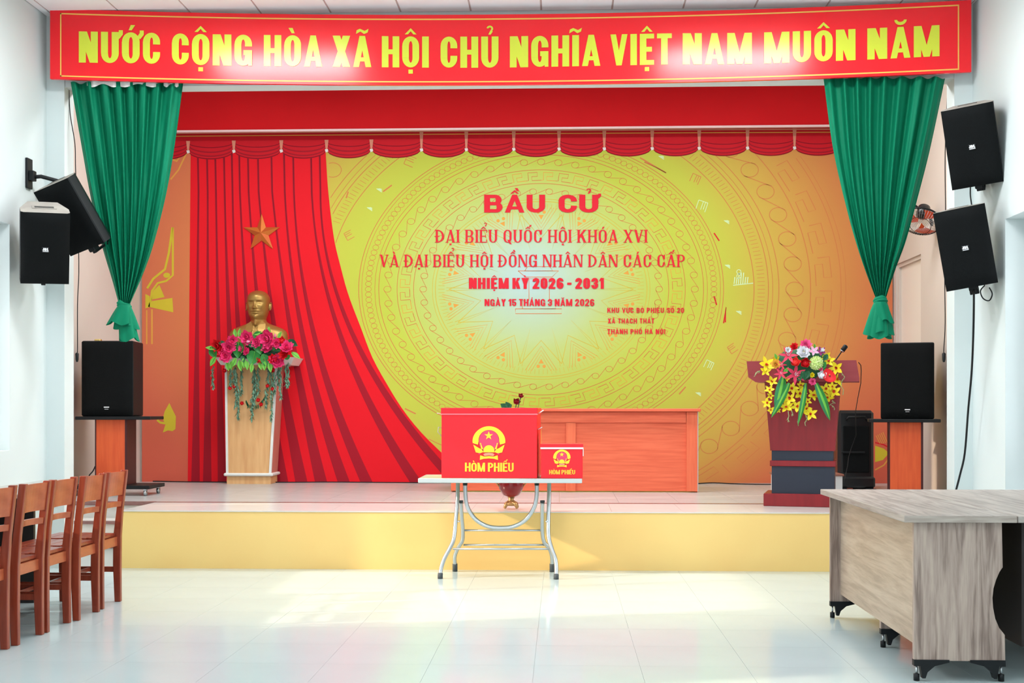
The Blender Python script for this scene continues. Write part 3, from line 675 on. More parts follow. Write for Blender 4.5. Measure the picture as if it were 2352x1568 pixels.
# ================================================================== banner
YN = YF - .16
topT = [(115, 20), (1100, 33.5), (2232, 0)]; botT = [(115, 181), (1100, 195), (2230, 165)]
bm = lambda k: (lambda px, py: P(px, py, YN - .0015 * k))
def strip(m_, fa, fb, x0, x1, k, mb, n=48):
    for i in range(n):
        a, b_ = x0 + (x1 - x0) * i / n, x0 + (x1 - x0) * (i + 1) / n
        poly(mb, [(a, fa(a)), (b_, fa(b_)), (b_, fb(b_)), (a, fb(a))], m_, bm(k))
T0 = lambda x: lag(topT, x); B0 = lambda x: lag(botT, x)
bn = thing('slogan_banner', 'long red banner with yellow capitals hanging under the ceiling across the stage', 'banner', tuple(P(1176, 195, YN)))
bb = MB()
def bsurf(y_):
    def f(u, v):
        x = 115 + (2231 - 115) * u; p = P(x, T0(x) + (B0(x) - T0(x)) * v, YN); p.y += y_ + .045 * (v - .5) ** 2 * 0; return p
    return f
bb.grid(lambda u, v: bsurf(0)(u, 1 - v), 64, 4, RED, smooth=True).grid(bsurf(.03), 64, 4, RED)
for fn in (T0, B0):
    vs = []; 
    for i in range(65): x = 115 + 2116 * i / 64; p = P(x, fn(x), YN); vs += [p, p + Vector((0, .03, 0))]
    bb.add(vs, [(2 * i, 2 * i + 1, 2 * i + 3, 2 * i + 2) for i in range(64)], RED)
for x in (115, 2231):
    a_, b_ = P(x, T0(x), YN), P(x, B0(x), YN); bb.add([a_, b_, b_ + Vector((0, .03, 0)), a_ + Vector((0, .03, 0))], [(0, 1, 2, 3)], RED)
obj('banner_sheet', bb, bn)
br = MB()
strip(GOLDL, lambda x: T0(x) + 9, lambda x: T0(x) + 12, 138, 2203, 1, br); strip(GOLDL, lambda x: B0(x) - 9, lambda x: B0(x) - 6, 138, 2203, 1, br)
for x in (138, 2200): poly(br, [(x, T0(x) + 9), (x + 3, T0(x) + 9), (x + 3, B0(x) - 6), (x, B0(x) - 6)], GOLDL, bm(1))
obj('border_print', br, bn, label='thin golden border line')
lt = MB()
bas = lambda x: smooth([(181, 143.5), (368, 147), (480, 150), (740, 153), (1100, 155.5), (1380, 151), (1540, 148), (1727, 146.5), (1965, 138), (2158, 129)], x)
for s, x0, x1 in (('NƯỚC', 181, 368), ('CỘNG', 395, 579), ('HÒA', 606, 740), ('XÃ', 764, 853), ('HỘI', 877, 985), ('CHỦ', 1012, 1145), ('NGHĨA', 1171, 1379), ('VIỆT', 1402, 1543), ('NAM', 1568, 1727), ('MUÔN', 1755, 1965), ('NĂM', 1992, 2158)):
    lt = MB(); text(lt, s, LET, bm(2), x0, x1, bas, 71.5, .225, .155, wide=.98, gap=.1); obj('lettering', lt, bn, label='yellow capital lettering')

# ================================================================== green curtains
def curtain(nm, label, Lt, Rt, y0, y1, knot, tails, seed, tape):
    rd = random.Random(seed); Yc = YF - .06
    t = thing(nm, label, 'curtain', tuple(P(knot[0], knot[1] + 60, Yc)))
    ph = [rd.uniform(0, 6) for _ in range(6)]; nf = 7.5
    def f(u, v):
        y = y0 + (y1 - y0) * v; L, R = smooth(Lt, y), smooth(Rt, y)
        us = u + .012 * math.sin(9 * u + ph[0]) * math.sin(3 * v + ph[1])
        x = L + (R - L) * us
        amp = .04 * (1 - .3 * v) * min(1, (R - L) / 90 + .2)
        z = math.sin(2 * PI * nf * u + 1.3 * math.sin(2.2 * v + ph[2]) + ph[3] + 1.5 * math.sin(5 * u + ph[4])) * amp + .25 * amp * math.sin(2 * PI * nf * 2.3 * u + ph[5] + 2 * v)
        yy = y + 3 * math.sin(2 * PI * nf * u + ph[3]) * (1 - v) ** 6
        return P(x, yy, Yc + z)
    b = MB(); b.grid(f, 190, 60, GREEN)
    obj('curtain_panel', b, t)
    if tape:
        tp = MB()
        for a_, b_ in tape: tp.grid(lambda u, v: P(a_ + (b_ - a_) * u, 186 + 13 * v * (.8 + .3 * math.sin(u * 9)), Yc - .03 + .012 * math.sin(u * 20)), 16, 2, WHT)
        obj('header_tape', tp, t, label='white header tape')
    kx, ky = knot
    k = MB(); sc1 = (P(kx + 10, ky, Yc).x - P(kx, ky, Yc).x) / 10; kc = P(kx, ky + 2, Yc)
    def kn(u, v):
        a_, b_ = 2 * PI * u, 2 * PI * v
        rr = 9 * (1 + .13 * math.sin(7 * b_ + 2 * a_) + .15 * math.sin(3 * a_ + ph[0]))
        R0 = 11 + rr * math.cos(b_) * .6
        return kc + Vector((R0 * math.cos(a_), -R0 * math.sin(a_) * .9, rr * math.sin(b_) * .9 + 4 * math.cos(a_ + ph[1]))) * sc1
    k.grid(kn, 48, 40, GREEN)
    obj('knot', k, t)
    # tail below the knot: flared skirts
    tl = MB()
    for (xa, xb, yt, yb, dep, wob) in tails:
        def g(u, v, xa=xa, xb=xb, yt=yt, yb=yb, dep=dep, wob=wob):
            a_ = 2 * PI * u; cxx = kx + ((xa + xb) / 2 - kx) * v; rr = 11 + ((xb - xa) / 2 - 11) * v ** .6
            rr *= 1 + .16 * math.sin(5 * a_ + wob) * v
            y = yt + (yb - yt) * v + 5 * math.sin(3 * a_ + wob) * v
            return P(cxx + rr * math.cos(a_), y, Yc + dep - .0033 * rr * math.sin(a_) * .8)
        tl.grid(g, 48, 14, GREEN)
    obj('tail', tl, t, label='loose knotted tail')
    return t
curtain('green_curtain', 'green curtain knotted at the bottom on the left of the stage', [(186, 162), (350, 192), (446, 209), (560, 234), (640, 257), (702, 274)], [(186, 421), (350, 397), (455, 378), (560, 352), (620, 332), (702, 297)], 190, 702, (285, 700),
        [(262, 318, 698, 752, 0, .5), (274, 318, 700, 780, -.02, 2), (247, 300, 700, 742, -.04, 4)], 3, [(200, 270), (270, 362), (376, 410)])
curtain('green_curtain', 'green curtain knotted at the bottom on the right of the stage', [(170, 1888), (340, 1912), (500, 1950), (590, 1977), (665, 2004), (690, 2014)], [(170, 2173), (340, 2137), (450, 2109), (555, 2080), (620, 2056), (690, 2033)], 178, 690, (2023, 690),
        [(1983, 2050, 690, 765, 0, 1), (1994, 2046, 700, 774, -.02, 3), (2015, 2052, 692, 738, -.04, 0)], 5, [])

# ================================================================== loudspeakers
def wall_speaker(loc, rot, label, badge=True, s=1, w=.40, h=.62, d=.36, grille_front=True):
    M = Matrix.Translation(loc) @ rot
    t = thing('wall_loudspeaker', label, 'loudspeaker', group='wall-mounted loudspeakers', M=M)
    W, H, D = w / 2, h / 2, d / 2; b = MB()
    r = .02; bw = W * .62     # trapezoid plan, narrower at the back
    prof = [(-W + r, -D + .03), (W - r, -D + .03), (W, -D + .05), (W, -D + .14), (bw, D), (-bw, D), (-W, -D + .14), (-W, -D + .05)]
    n = len(prof)
    for z0, z1, mm in ((-H, H, BLKP),):
        b.add([(x, y, z0) for x, y in prof] + [(x, y, z1) for x, y in prof], [(i, (i + 1) % n, (i + 1) % n + n, i + n) for i in range(n)], mm)
    b.add([(x, y, -H) for x, y in prof], [list(range(n))[::-1]], BLKP); b.add([(x, y, H) for x, y in prof], [list(range(n))], DUST)
    obj('cabinet', b, t, local=True)
    g = MB(); g.grid(lambda u, v: (-W + 2 * W * u, -D + .03 - .022 * (1 - abs(2 * u - 1) ** 6) * (1 - abs(2 * v - 1) ** 10), -H + 2 * H * v), 16, 16, BLACK)
    obj('grille', g, t, local=True)
    hd = MB().bbox(-.09, .09, -D + .13, -D + .19, H + .0005, H + .006, DUST, .002)
    for k in (0, 1): hd.box(-.07, .07, -D + .14 + .022 * k, -D + .15 + .022 * k, H + .006, H + .008, BLKP)
    obj('handle', hd, t, local=True)
    if badge:
        bd = MB().box(-.026, .026, -D + .003, -D + .007, -.02, .02, mat('badge_backing', '#1A1C1E', .4)); text(bd, 'JBL', WBADGE, lambda px, py: Vector((px, -D + .002, -py)), -.022, .022, .007, .022, .3, .22, gap=.06); bd.box(-.02, .022, -D + .0015, -D + .003, -.016, -.011, WBADGE)
        obj('badge', bd, t, local=True, label='small white brand badge')
    br_ = MB().bbox(-.03, .03, D - .18, D - .1, -H - .04, -H, BLKP).bbox(-.016, .016, D - .16, D + .12, -H - .06, -H - .04, BLKP, .003).bbox(-.035, .035, D + .06, D + .12, -H - .09, -H + .03, BLKP, .004)
    obj('mounting_bracket', br_, t, local=True)
    return t
def RT(a, b, c): return (Matrix.Rotation(a, 4, 'Z') @ Matrix.Rotation(b, 4, 'X') @ Matrix.Rotation(c, 4, 'Y'))
def along(p, k): p = Vector(p) - Vector((0, 0, CH)); return p * k + Vector((0, 0, CH))
wall_speaker((3.136, 9.76, 3.338), RT(-.361, .298, -.118), 'black wall loudspeaker high on the right wall, upper of the two', w=.37, h=.6, d=.34)
wall_speaker((3.075, 9.743, 2.556), RT(-.326, .175, -.157), 'black wall loudspeaker on the right wall, lower one above a hanging cable', w=.37, h=.6, d=.34)
wall_speaker((-4.016, 9.649, 2.606), RT(.48, .432, -.027), 'black wall loudspeaker with pale dusty top facing forward on the left wall', w=.355, h=.57, d=.32)
k = wall_speaker((-3.92, 10.03, 2.893), RT(-.155, .468, -.322), 'black wall loudspeaker tilted sideways on an arm behind the other left speaker', badge=False, w=.34, h=.57, d=.26)
ba = k
a0 = P(66, 398, 9.97); a0.x = WL
ar = MB().bbox(WL, WL + .02, 9.93, 10.03, a0.z - .12, a0.z + .12, BLKP, .003); obj('wall_plate', ar, ba, label='black wall plate')
ar = MB().tube([(WL + .02, 9.98, a0.z - .03), (WL + .1, 10.0, a0.z - .02), (-3.98, 10.08, a0.z - .07), (-3.96, 10.08, a0.z - .14)], .016, BLKP); ar.bbox(WL + .02, WL + .06, 9.95, 10.01, a0.z - .06, a0.z + .02, BLKP, .003)
obj('support_arm', ar, ba)

def floor_speaker(xc, Yc, x0, x1, y0, y1, label, side):
    A = P(x0, y1, Yc); B = P(x1, y0, Yc); w_ = B.x - A.x; h_ = B.z - A.z
    t = thing('stage_loudspeaker', label, 'loudspeaker', ((A.x + B.x) / 2, Yc + .25, A.z), group='large loudspeakers on stands')
    W = w_ / 2; b = MB()
    D0, D1 = -.25, .2
    b.add([(-W, D0, 0), (W, D0, 0), (W * .8, D1, 0), (-W * .8, D1, 0), (-W, D0, h_), (W, D0, h_), (W * .8, D1, h_), (-W * .8, D1, h_)], [(3, 2, 1, 0), (4, 5, 6, 7), (0, 1, 5, 4), (1, 2, 6, 5), (2, 3, 7, 6), (3, 0, 4, 7)], BLKP)
    bevel(obj('cabinet', b, t, local=True), .015, 3)
    g = MB(); g.grid(lambda u, v: (-W * .985 + 2 * W * .985 * u, D0 - .003 - .018 * (1 - abs(2 * u - 1) ** 8) * (1 - abs(2 * v - 1) ** 12), .01 + (h_ - .02) * v), 16, 20, BLACK)
    obj('grille', g, t, local=True)
    obj('badge', MB().box(-.025, .025, D0 - .026, D0 - .02, .085, .095, WBADGE).box(-.018, .018, D0 - .026, D0 - .02, .068, .073, FRAME), t, local=True, label='small white badge')
    return t, A.z, (A.x + B.x) / 2
Ys = 12.15
tL, zL, xL = floor_speaker(0, Ys, 187, 306, 782, 956, 'big black loudspeaker on the orange stand left of the stage', 1)
Yr = 12.25
tR, zR, xR = floor_speaker(0, Yr, 2039, 2159, 786, 962, 'big black loudspeaker on the orange stand right of the stage', -1)
def stand(Yc, px0, px1, cx0, cx1, zt, zb, label, base):
    t = thing('speaker_stand', label, 'stand', (P((cx0 + cx1) / 2, 1100, Yc).x, Yc + .2, SZ), group='orange column speaker stands')
    A = P(px0, 960, Yc - .06).x; B = P(px1, 960, Yc - .06).x; a = P(cx0, 1000, Yc + .06).x; b = P(cx1, 1000, Yc + .06).x
    obj('top_plate', MB().bbox(A, B, Yc - .06, Yc + .36, zt - .032, zt - .0005, BLKP, .004), t)
    c = MB().box(a, b, Yc + .06, Yc + .3, zb, zt - .033, ORW); obj('column', c, t)
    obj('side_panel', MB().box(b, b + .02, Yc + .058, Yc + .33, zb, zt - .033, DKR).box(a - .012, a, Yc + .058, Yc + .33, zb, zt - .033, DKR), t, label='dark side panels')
    if base:
        x0, x1 = P(170, 1100, Yc).x, P(352, 1108, Yc).x
        obj('base_board', MB().bbox(x0, x1, Yc - .12, Yc + .36, zb - .035, zb, BLKP, .004), t)
        for xx in (x0 + .05, x1 - .05):
            for yy in (Yc - .08, Yc + .31):
                w_ = MB().tube([(xx - .012, yy, SZ + .03), (xx + .012, yy, SZ + .03)], .03, STEEL, 12).box(xx - .015, xx + .015, yy - .02, yy + .02, SZ + .05, zb - .035, STEEL)
                obj('caster', w_, t, label='small steel caster wheel')
    else: obj('base_board', MB().bbox(a - .08, b + .1, Yc, Yc + .36, SZ, zb, BLKP, .004), t)
    return t
stand(Ys, 172, 345, 221, 287, zL, SZ + .10, 'orange wooden speaker stand on a wheeled black board at the left', True)
st_r = stand(Yr, 2011, 2171, 2052, 2121, zR, SZ + .03, 'orange wooden speaker stand beside the right stage wall', False)
g0 = P(230, 781, Ys + .2)
ob = MB().bbox(g0.x - .03, g0.x + .03, Ys + .12, Ys + .18, zL + (P(187, 782, Ys).z - zL), P(187, 782, Ys).z + .022, mat('brass', '#D8C27A', .3, metal=.7), .006)
tag(obj('brass_box', ob), 'tiny brass coloured box on top of the left stage loudspeaker', 'box')

def turn(o, a):
    o.rotation_euler.z += a
turn(tR, -.24); turn(st_r, -.2)
# ================================================================== wall fan
fp = P(2120, 505, 12.6)
fan = thing('wall_fan', 'black and orange wall fan half hidden behind the right green curtain', 'fan', tuple(P(2150, 460, 12.6)))
fm = MB(); ctr = P(2116, 508, 12.6); Mf = Matrix.Translation(ctr) @ Vector((.30, .50, .80)).to_track_quat('Z', 'Y').to_matrix().to_4x4()
ringp = [(.19 * math.cos(2 * PI * i / 36), .19 * math.sin(2 * PI * i / 36), 0) for i in range(36)]
fm.tube(ringp, .009, BLKP, 6, M=Mf, closed=True)
for k in range(40):
    a = 2 * PI * k / 40; fm.tube([(.04 * math.cos(a), .04 * math.sin(a), -.06), (.14 * math.cos(a), .14 * math.sin(a), -.055), (.19 * math.cos(a), .19 * math.sin(a), 0)], .0016, STEEL, 4, M=Mf)
    fm.tube([(.04 * math.cos(a), .04 * math.sin(a), .06), (.14 * math.cos(a), .14 * math.sin(a), .055), (.19 * math.cos(a), .19 * math.sin(a), 0)], .0016, STEEL, 4, M=Mf)
fm.tube([(.1 * math.cos(2 * PI * i / 30), .12 * math.sin(2 * PI * i / 30), -.058) for i in range(30)], .003, BLKP, 4, M=Mf, closed=True)
obj('cage', fm, fan)
for k in range(3):
    a = 2 * PI * k / 3 + .5
    bl = MB().grid(lambda u, v: ((.03 + .15 * u) * math.cos(a + (v - .5) * 1.3 * (.4 + .6 * u)), (.03 + .15 * u) * math.sin(a + (v - .5) * 1.3 * (.4 + .6 * u)), .03 * (v - .5)), 6, 6, mat('fan_orange', '#D8502C', .4), M=Mf)
    obj('blade', bl, fan, label='orange fan blade')
obj('motor', MB().lathe([(.001, .2), (.04, .2), (.06, .18), (.068, .12), (.062, .075), (.03, .06)], BLKG, 20, M=Mf), fan)
mc = Mf @ Vector((0, 0, .13)); e0 = P(2150, 492, 12.8)
obj('wall_arm', MB().tube([mc, mc + Vector((.08, .1, .0)), Vector((SR, 12.9, mc.z - .1))], .016, BLKP).tube([mc, mc + Vector((-.16, .05, .14))], .01, BLKP), fan)

# ================================================================== bust, plinth
YP = 13.98
def pxz(x, y, Y=YP): p = P(x, y, Y); return p.x, p.z
pl = thing('plinth', 'oak plinth with white trim carrying the gold bust', 'plinth', (P(571, 1110, YP).x, YP + .17, SZ))
xb0, xb1 = P(521, 1108, YP).x, P(621.5, 1108, YP).x; xt0, xt1 = P(518, 838, YP).x, P(636, 838, YP).x
zt, zm0, zm1 = P(571, 838, YP).z, P(571, 1093, YP).z, P(571, 1086, YP).z; dp = .33
obj('base_block', MB().box(xb0, xb1, YP, YP + dp, SZ, zm0, PINE), pl)
obj('base_moulding', MB().bbox(xb0 - .03, xb1 + .03, YP - .03, YP + dp + .02, zm0, zm1, PWHITE, .01), pl, label='white rounded moulding')
sh = MB().hexa([(xb0, YP, zm1), (xb1, YP, zm1), (xb1, YP + dp, zm1), (xb0, YP + dp, zm1)], [(xt0, YP, zt), (xt1, YP, zt), (xt1, YP + dp + .02, zt), (xt0, YP + dp + .02, zt)], PINE)
obj('shaft', sh, pl)
e = .004; sd = MB().add([(xb1 + e, YP + .02, zm1), (xb1 + e, YP + dp, zm1), (xt1 + e, YP + dp + .02, zt), (xt1 + e, YP + .02, zt), (xb1, YP + .02, zm1), (xb1, YP + dp, zm1), (xt1, YP + dp + .02, zt), (xt1, YP + .02, zt)], [(0, 1, 2, 3), (7, 6, 5, 4), (0, 4, 5, 1), (3, 2, 6, 7), (0, 3, 7, 4), (1, 5, 6, 2)], PINKS)
obj('side_panel', sd, pl, label='reddish side panel')
for (xa, xc) in ((xb0, xt0), (xb1, xt1)):
    s_ = -.008 if xa == xb0 else -.018
    obj('corner_trim', MB().hexa([(xa + s_, YP - .008, zm1), (xa + s_ + .026, YP - .008, zm1), (xa + s_ + .026, YP + .02, zm1), (xa + s_, YP + .02, zm1)], [(xc + s_, YP - .008, zt), (xc + s_ + .026, YP - .008, zt), (xc + s_ + .026, YP + .02, zt), (xc + s_, YP + .02, zt)], PWHITE), pl, label='white corner trim')
lx0, lx1 = P(494, 828, YP - .1).x, P(676, 828, YP - .1).x; zl = P(571, 820, YP - .1).z
obj('top_tray', MB().hexa([(lx0 + .05, YP - .05, zt), (lx1 - .05, YP - .05, zt), (lx1 - .05, YB - .04, zt), (lx0 + .05, YB - .04, zt)], [(lx0, YP - .1, zl), (lx1, YP - .1, zl), (lx1, YB - .035, zl), (lx0, YB - .035, zl)], mat('tray_white', '#E4D8D4', .4)), pl, label='flared white tray top')
# bust: one continuous surface from chest to crown, displaced into a face
def bust():
    zb_ = zl; zc = P(592, 667, 14.15).z; Hh = zc - zb_; s = (P(692, 720, 14.15).x - P(592, 720, 14.15).x) / 100   # metres per px
    cx_ = P(592, 720, 14.15).x; cy_ = 14.16
    # rows: (pixel y, half width px, half depth px, centre dy px, front/back)
    rows = [(819, 60, 32, 0), (800, 66, 35, 0), (785, 67, 35, 0), (772, 67, 35, 0), (763, 65, 33, 0), (757, 60, 31, 0), (752, 51, 28, 0), (748, 41, 26, 0), (744, 30, 23, 0), (740, 21.5, 20, 0), (735, 17.5, 18, 1), (730, 18, 20, -1), (724, 20.5, 24.5, -2), (716, 23, 27, -2), (706, 24.5, 29, -1), (695, 25.5, 31, 0), (686, 25.2, 31.5, 0), (679, 23, 29, 0), (674, 19.5, 24.5, 0), (670.5, 15, 19, 0), (668.2, 10, 13, 0), (667, 5, 6.5, 0), (666.6, .5, .6, 0)]
    tw = [(-r[0], r[1]) for r in rows]; td = [(-r[0], r[2]) for r in rows]; tc = [(-r[0], r[3]) for r in rows]
    yaw = math.radians(-3); NV, NU = 190, 120
    G = lambda x, a, w_: math.exp(-((x - a) / w_) ** 2)
    def f(u, v):
        py = 819 + (666.6 - 819) * (v ** 1.0); py = max(py, 666.6)
        w_, d_, c_ = smooth(tw, -py), smooth(td, -py), smooth(tc, -py)
        a = 2 * PI * u - PI / 2; head = max(0, min(1, (748 - py) / 14))
        p_ = 1.0
        ca, sa = math.cos(a), math.sin(a)
        x = w_ * math.copysign(abs(ca) ** p_, ca); y = d_ * math.copysign(abs(sa) ** (.95), sa) + c_
        if head > 0 and sa < 0:
            fr = min(1, -sa * 1.3) ; q = 0
            q += 7.5 * G(x, 0, 3.8) * G(py, 708, 3.8) + 4 * G(x, 0, 2.2) * G(py, 701, 6)          # nose
            q += 1.8 * G(abs(x), 4, 2) * G(py, 709.5, 2.4)                                           # nostrils
            q += 1.5 * G(abs(x), 9.5, 7) * G(py, 690.5, 3.0)                                            # brow
            q -= 4.6 * G(abs(x), 9.5, 5.2) * G(py, 696, 3.2)                                            # sockets
            q += 3.4 * G(abs(x), 9.5, 4.0) * G(py, 696.8, 2.2)                                          # lids
            q -= .9 * G(abs(x), 9.5, 4.6) * G(py, 698.6, .7)
            q += 2.4 * G(abs(x), 14, 5.5) * G(py, 705, 6)                                            # cheekbones
            q += 2.8 * G(x, 0, 9) * G(py, 714.3, 1.9) - 1.2 * G(x, 0, 5) * G(py, 716.9, .7) + 2.2 * G(x, 0, 5.5) * G(py, 718.9, 1.6)  # moustache, mouth
            q -= 1.4 * G(x, 0, 6) * G(py, 722, 1.4)
            q += 2.5 * G(x, 0, 20) * G(py, 680, 9)                                                   # forehead
            q -= 1.5 * G(abs(x), 14, 4) * G(py, 716, 6)
            bw_ = 7.5 * max(.35, 1 - max(0, py - 735) / 22)
            q += (7.5 + .3 * max(0, py - 726)) * G(x, 0, bw_) * (1 / (1 + math.exp(-(py - 725) / 1.6))) * (1 / (1 + math.exp((py - 748) / 2.2))) + .6 * math.sin(x * 2.4) * G(x, 0, 6) * G(py, 735, 9)  # beard
            y -= q * fr * (head if py < 735 else 1)
        if py > 735:    # coat front opening and collar folds
            y -= 1.6 * G(abs(x), 6 + (py - 745) * .25, 2) * G(py, 764, 14) * (sa < 0)
        if head > 0: x, y = x * math.cos(yaw * head) - y * math.sin(yaw * head), x * math.sin(yaw * head) + y * math.cos(yaw * head)
        z = zc - (py - 666.6) * s
        return (cx_ + x * s + (1.5 * s), cy_ + y * s, z)
    t = thing('bust', 'gold painted bust of a bearded man in a collared jacket', 'statue', (cx_, cy_, zb_))
    b = MB(); b.grid(f, NU, NV, GOLD); obj('head_and_shoulders', b, t)
    for sx_ in (-1, 1):
        Me = Matrix.Translation((cx_ + 1.5 * s, cy_, 0)) @ Matrix.Rotation(yaw, 4, 'Z')
        e_ = MB()
        def g(u, v, sx_=sx_):
            a, r = 2 * PI * u, v
            return (sx_ * (24.5 + 4.5 * math.sin(PI * min(1, r * 1.1)) * .6 + 1.6 * math.sin(a) * 0) * s + sx_ * s * (2.2 if .35 < r < .8 else 0), (2 + 5 * r * math.cos(a)) * s + .0, zc - (703 - 666.6 - (9.5 if math.sin(a) > 0 else 10) * r * math.sin(a)) * s)
        e_.grid(g, 24, 8, GOLD, M=Me); e_.tube([(sx_ * (24.5 + 3.6 + .8 * math.sin(k_ * .5)) * s, (2 - 5 * math.cos(k_ * .5 - 1.4)) * s * -1 + 0, zc - (703 - 666.6 - 9 * math.sin(1.9 - k_ * .5)) * s) for k_ in range(9)], 1.1 * s, GOLD, 6, M=Me); obj('ear', e_, t)
    cl_ = MB()
    for sx_ in (-1, 1):   # turned-down collar wings
        cl_.add([(cx_ + s * (1.5 + sx_ * q[0]), cy_ - s * q[1], zc - (q[2] - 666.6) * s) for q in ((13, 20, 738), (22, 24, 745), (23, 31, 757), (12, 37, 769), (6, 35, 758), (8, 28, 747))], [(0, 1, 5), (1, 4, 5), (1, 2, 4), (2, 3, 4)], GOLD, smooth=False)
    o = obj('collar', cl_, t); so_ = o.modifiers.new('s', 'SOLIDIFY'); so_.thickness = .012
    return t
bust()

# ================================================================== flowers
def petal(mb, L, W, m, M, curl=.3, cup=.15, tip=1.0, m2=None, n=4):
    vs = []; 
    for i in range(n + 1):
        t = i / n; wdt = W * math.sin(PI * min(1, (t * .92 + .08)) ** tip) if tip != 0 else W
        if i == n: wdt = W * .05
        for j in (-1, 0, 1): vs.append((j * wdt / 2, L * t, L * curl * t * t - (cup * W * (1 - abs(j))) * math.sin(PI * t)))
    fs = [(i * 3 + j, i * 3 + j + 1, i * 3 + j + 4, i * 3 + j + 3) for i in range(n) for j in range(2)]
    mb.add(vs, fs, m, M, True)
def Mp(az, tilt, off=0): return Matrix.Rotation(az, 4, 'Z') @ Matrix.Rotation(tilt, 4, 'X') @ Matrix.Translation((0, off, 0))
def fl_peony(m, m2=None, seed=0):
    b = MB(); r = random.Random(seed)
    for n, L, W, tl in ((8, 1, .75, .2), (8, .88, .66, .6), (7, .68, .52, .95), (5, .45, .4, 1.25)):
        for k in range(n): petal(b, L * r.uniform(.92, 1.06), W, m, Mp(2 * PI * k / n + r.random() * .5 + tl * 3, tl), .22, .2)
    if m2: b.lathe([(.02, .3), (.12, .34), (.13, .2), (.08, .05)][::-1], m2, 8)
    return b.mesh('flower')
def fl_rose(m):
    b = MB(); b.lathe([(.2, 0), (.42, .12), (.46, .3), (.3, .5), (.1, .55)], m, 14)
    for n, L, W, tl in ((5, .95, .9, .35), (5, .8, .8, .75), (4, .68, .6, 1.05)):
        for k in range(n): petal(b, L, W, m, Mp(2 * PI * k / n + tl * 2, tl), .35, .3, .8)
    return b.mesh('flower')
def fl_orchid(m, mc):
    b = MB()
    for k in range(5): petal(b, 1.0, .56 if k % 2 else .48, m, Mp(2 * PI * k / 5 + .3, .15 + .1 * (k % 2)), .12, .1)
    for k in range(3): petal(b, .42, .26, mc, Mp(PI + (k - 1) * .7, .7), .3, .2)
    b.lathe([(.12, .02), (.14, .12), (.05, .18)], mc, 8)
    return b.mesh('flower')
def fl_lily(m, mc):
    b = MB()
    for k in range(6): petal(b, 1.05, .36, m, Mp(2 * PI * k / 6, .55), -.35, .12)
    for k in range(5):
        a = 2 * PI * k / 5; b.tube([(0, 0, 0), (.12 * math.cos(a), .12 * math.sin(a), .3), (.2 * math.cos(a), .2 * math.sin(a), .5)], .02, mc, 4)
    return b.mesh('flower')
def fl_ball(m, m2):
    b = MB(); r = random.Random(4)
    b.lathe([(.05, -.5), (.5, -.35), (.72, 0), (.6, .4), (.3, .62), (.05, .7)], m, 14)
    for k in range(110):
        z = 1 - 2 * (k + .5) / 110; a = k * 2.39996; rr = math.sqrt(1 - z * z); n_ = Vector((rr * math.cos(a), rr * math.sin(a), z))
        q = n_.to_track_quat('Z', 'Y').to_matrix().to_4x4(); q.translation = n_ * .72
        for j in range(3): petal(b, .2, .16, m if k % 3 else m2, q @ Mp(2 * PI * j / 3 + a, .4), .2, .1, n=2)
    return b.mesh('flower')
def fl_bud(m, m2): return MB().lathe([(.1, 0), (.34, .2), (.4, .5), (.28, .95), (.03, 1.35)], m, 10).lathe([(.05, -.15), (.28, .05), (.36, .35)], m2, 8).mesh('bud')
def fl_cup(m, mc):
    b = MB(); b.grid(lambda u, v: ((.15 + .75 * v) * math.cos(2 * PI * u) * (1 - .2 * math.cos(2 * PI * u)), (.2 + 1.0 * v) * math.sin(2 * PI * u), .35 * v * v), 20, 5, m)
    b.tube([(0, 0, 0), (0, .1, .5)], .06, mc, 6); return b.mesh('flower')
def leaf_mesh(ml, md, L=1, W=.5, curl=-.35, tip=1.0):
    b = MB(); petal(b, L, W, ml, Matrix.Identity(4), curl, .25, tip, n=6)
    if md: b.tube([(0, L * t / 6, L * curl * (t / 6) ** 2 - .18 * W * math.sin(PI * t / 6)) for t in range(6)], .015 * L, md, 4)
    return b.mesh('leaf')
FM = dict(peony=fl_peony(PINK, None, 1), peony2=fl_peony(PINK, YELD, 2), red=fl_rose(REDF), coral=fl_rose(CORAL), berry=fl_peony(REDF, None, 5), white=fl_peony(WHITEF, YELF, 6), wrose=fl_rose(WHITEF),
          pink3=fl_peony(mat('petal_rose_pink', '#F0609A', .5), None, 3), pale=fl_orchid(PINKL, WHITEF), purp=fl_orchid(PURP, WHITEF), lily=fl_lily(CRIM, WHITEF), yel=fl_orchid(YELF, mat('orchid_throat', '#C83A20', .5)), yel2=fl_peony(YELF, None, 9), peach=fl_peony(mat('petal_peach', '#F4C050', .5), None, 8),
          lime=fl_ball(LIME, mat('petal_lime_light', '#DDEBA8', .6)), bud=fl_bud(mat('bud_pink', '#F07AA4', .5), LEAFL), wbud=fl_bud(PINKL, LEAFL), cup=fl_cup(REDF, YELF))
LM = dict(broad=leaf_mesh(LEAF, LEAFL, 1, .75), light=leaf_mesh(LEAFL, LEAF, 1, .5), dark=leaf_mesh(LEAFD, LEAF, 1, .7), round=leaf_mesh(LEAF, LEAFL, 1, .98, -.2, .75))
def put(parent, me, p, r, face=(0, -1, .25), spin=0, nm='flower', jit=.0, label=None):
    n_ = Vector(face) + Vector((random.uniform(-1, 1), 0, random.uniform(-1, 1))) * jit
    q = n_.normalized().to_track_quat('Z', 'Y').to_matrix().to_4x4()
    o = bpy.data.objects.new(nm, me); C.objects.link(o); o.parent = parent
    pm = parent.matrix_basis.copy()
    o.matrix_basis = pm.inverted() @ Matrix.Translation(p) @ q @ Matrix.Rotation(spin, 4, 'Z') @ Matrix.Scale(r, 4)
    if label: o['label'] = label
    return o
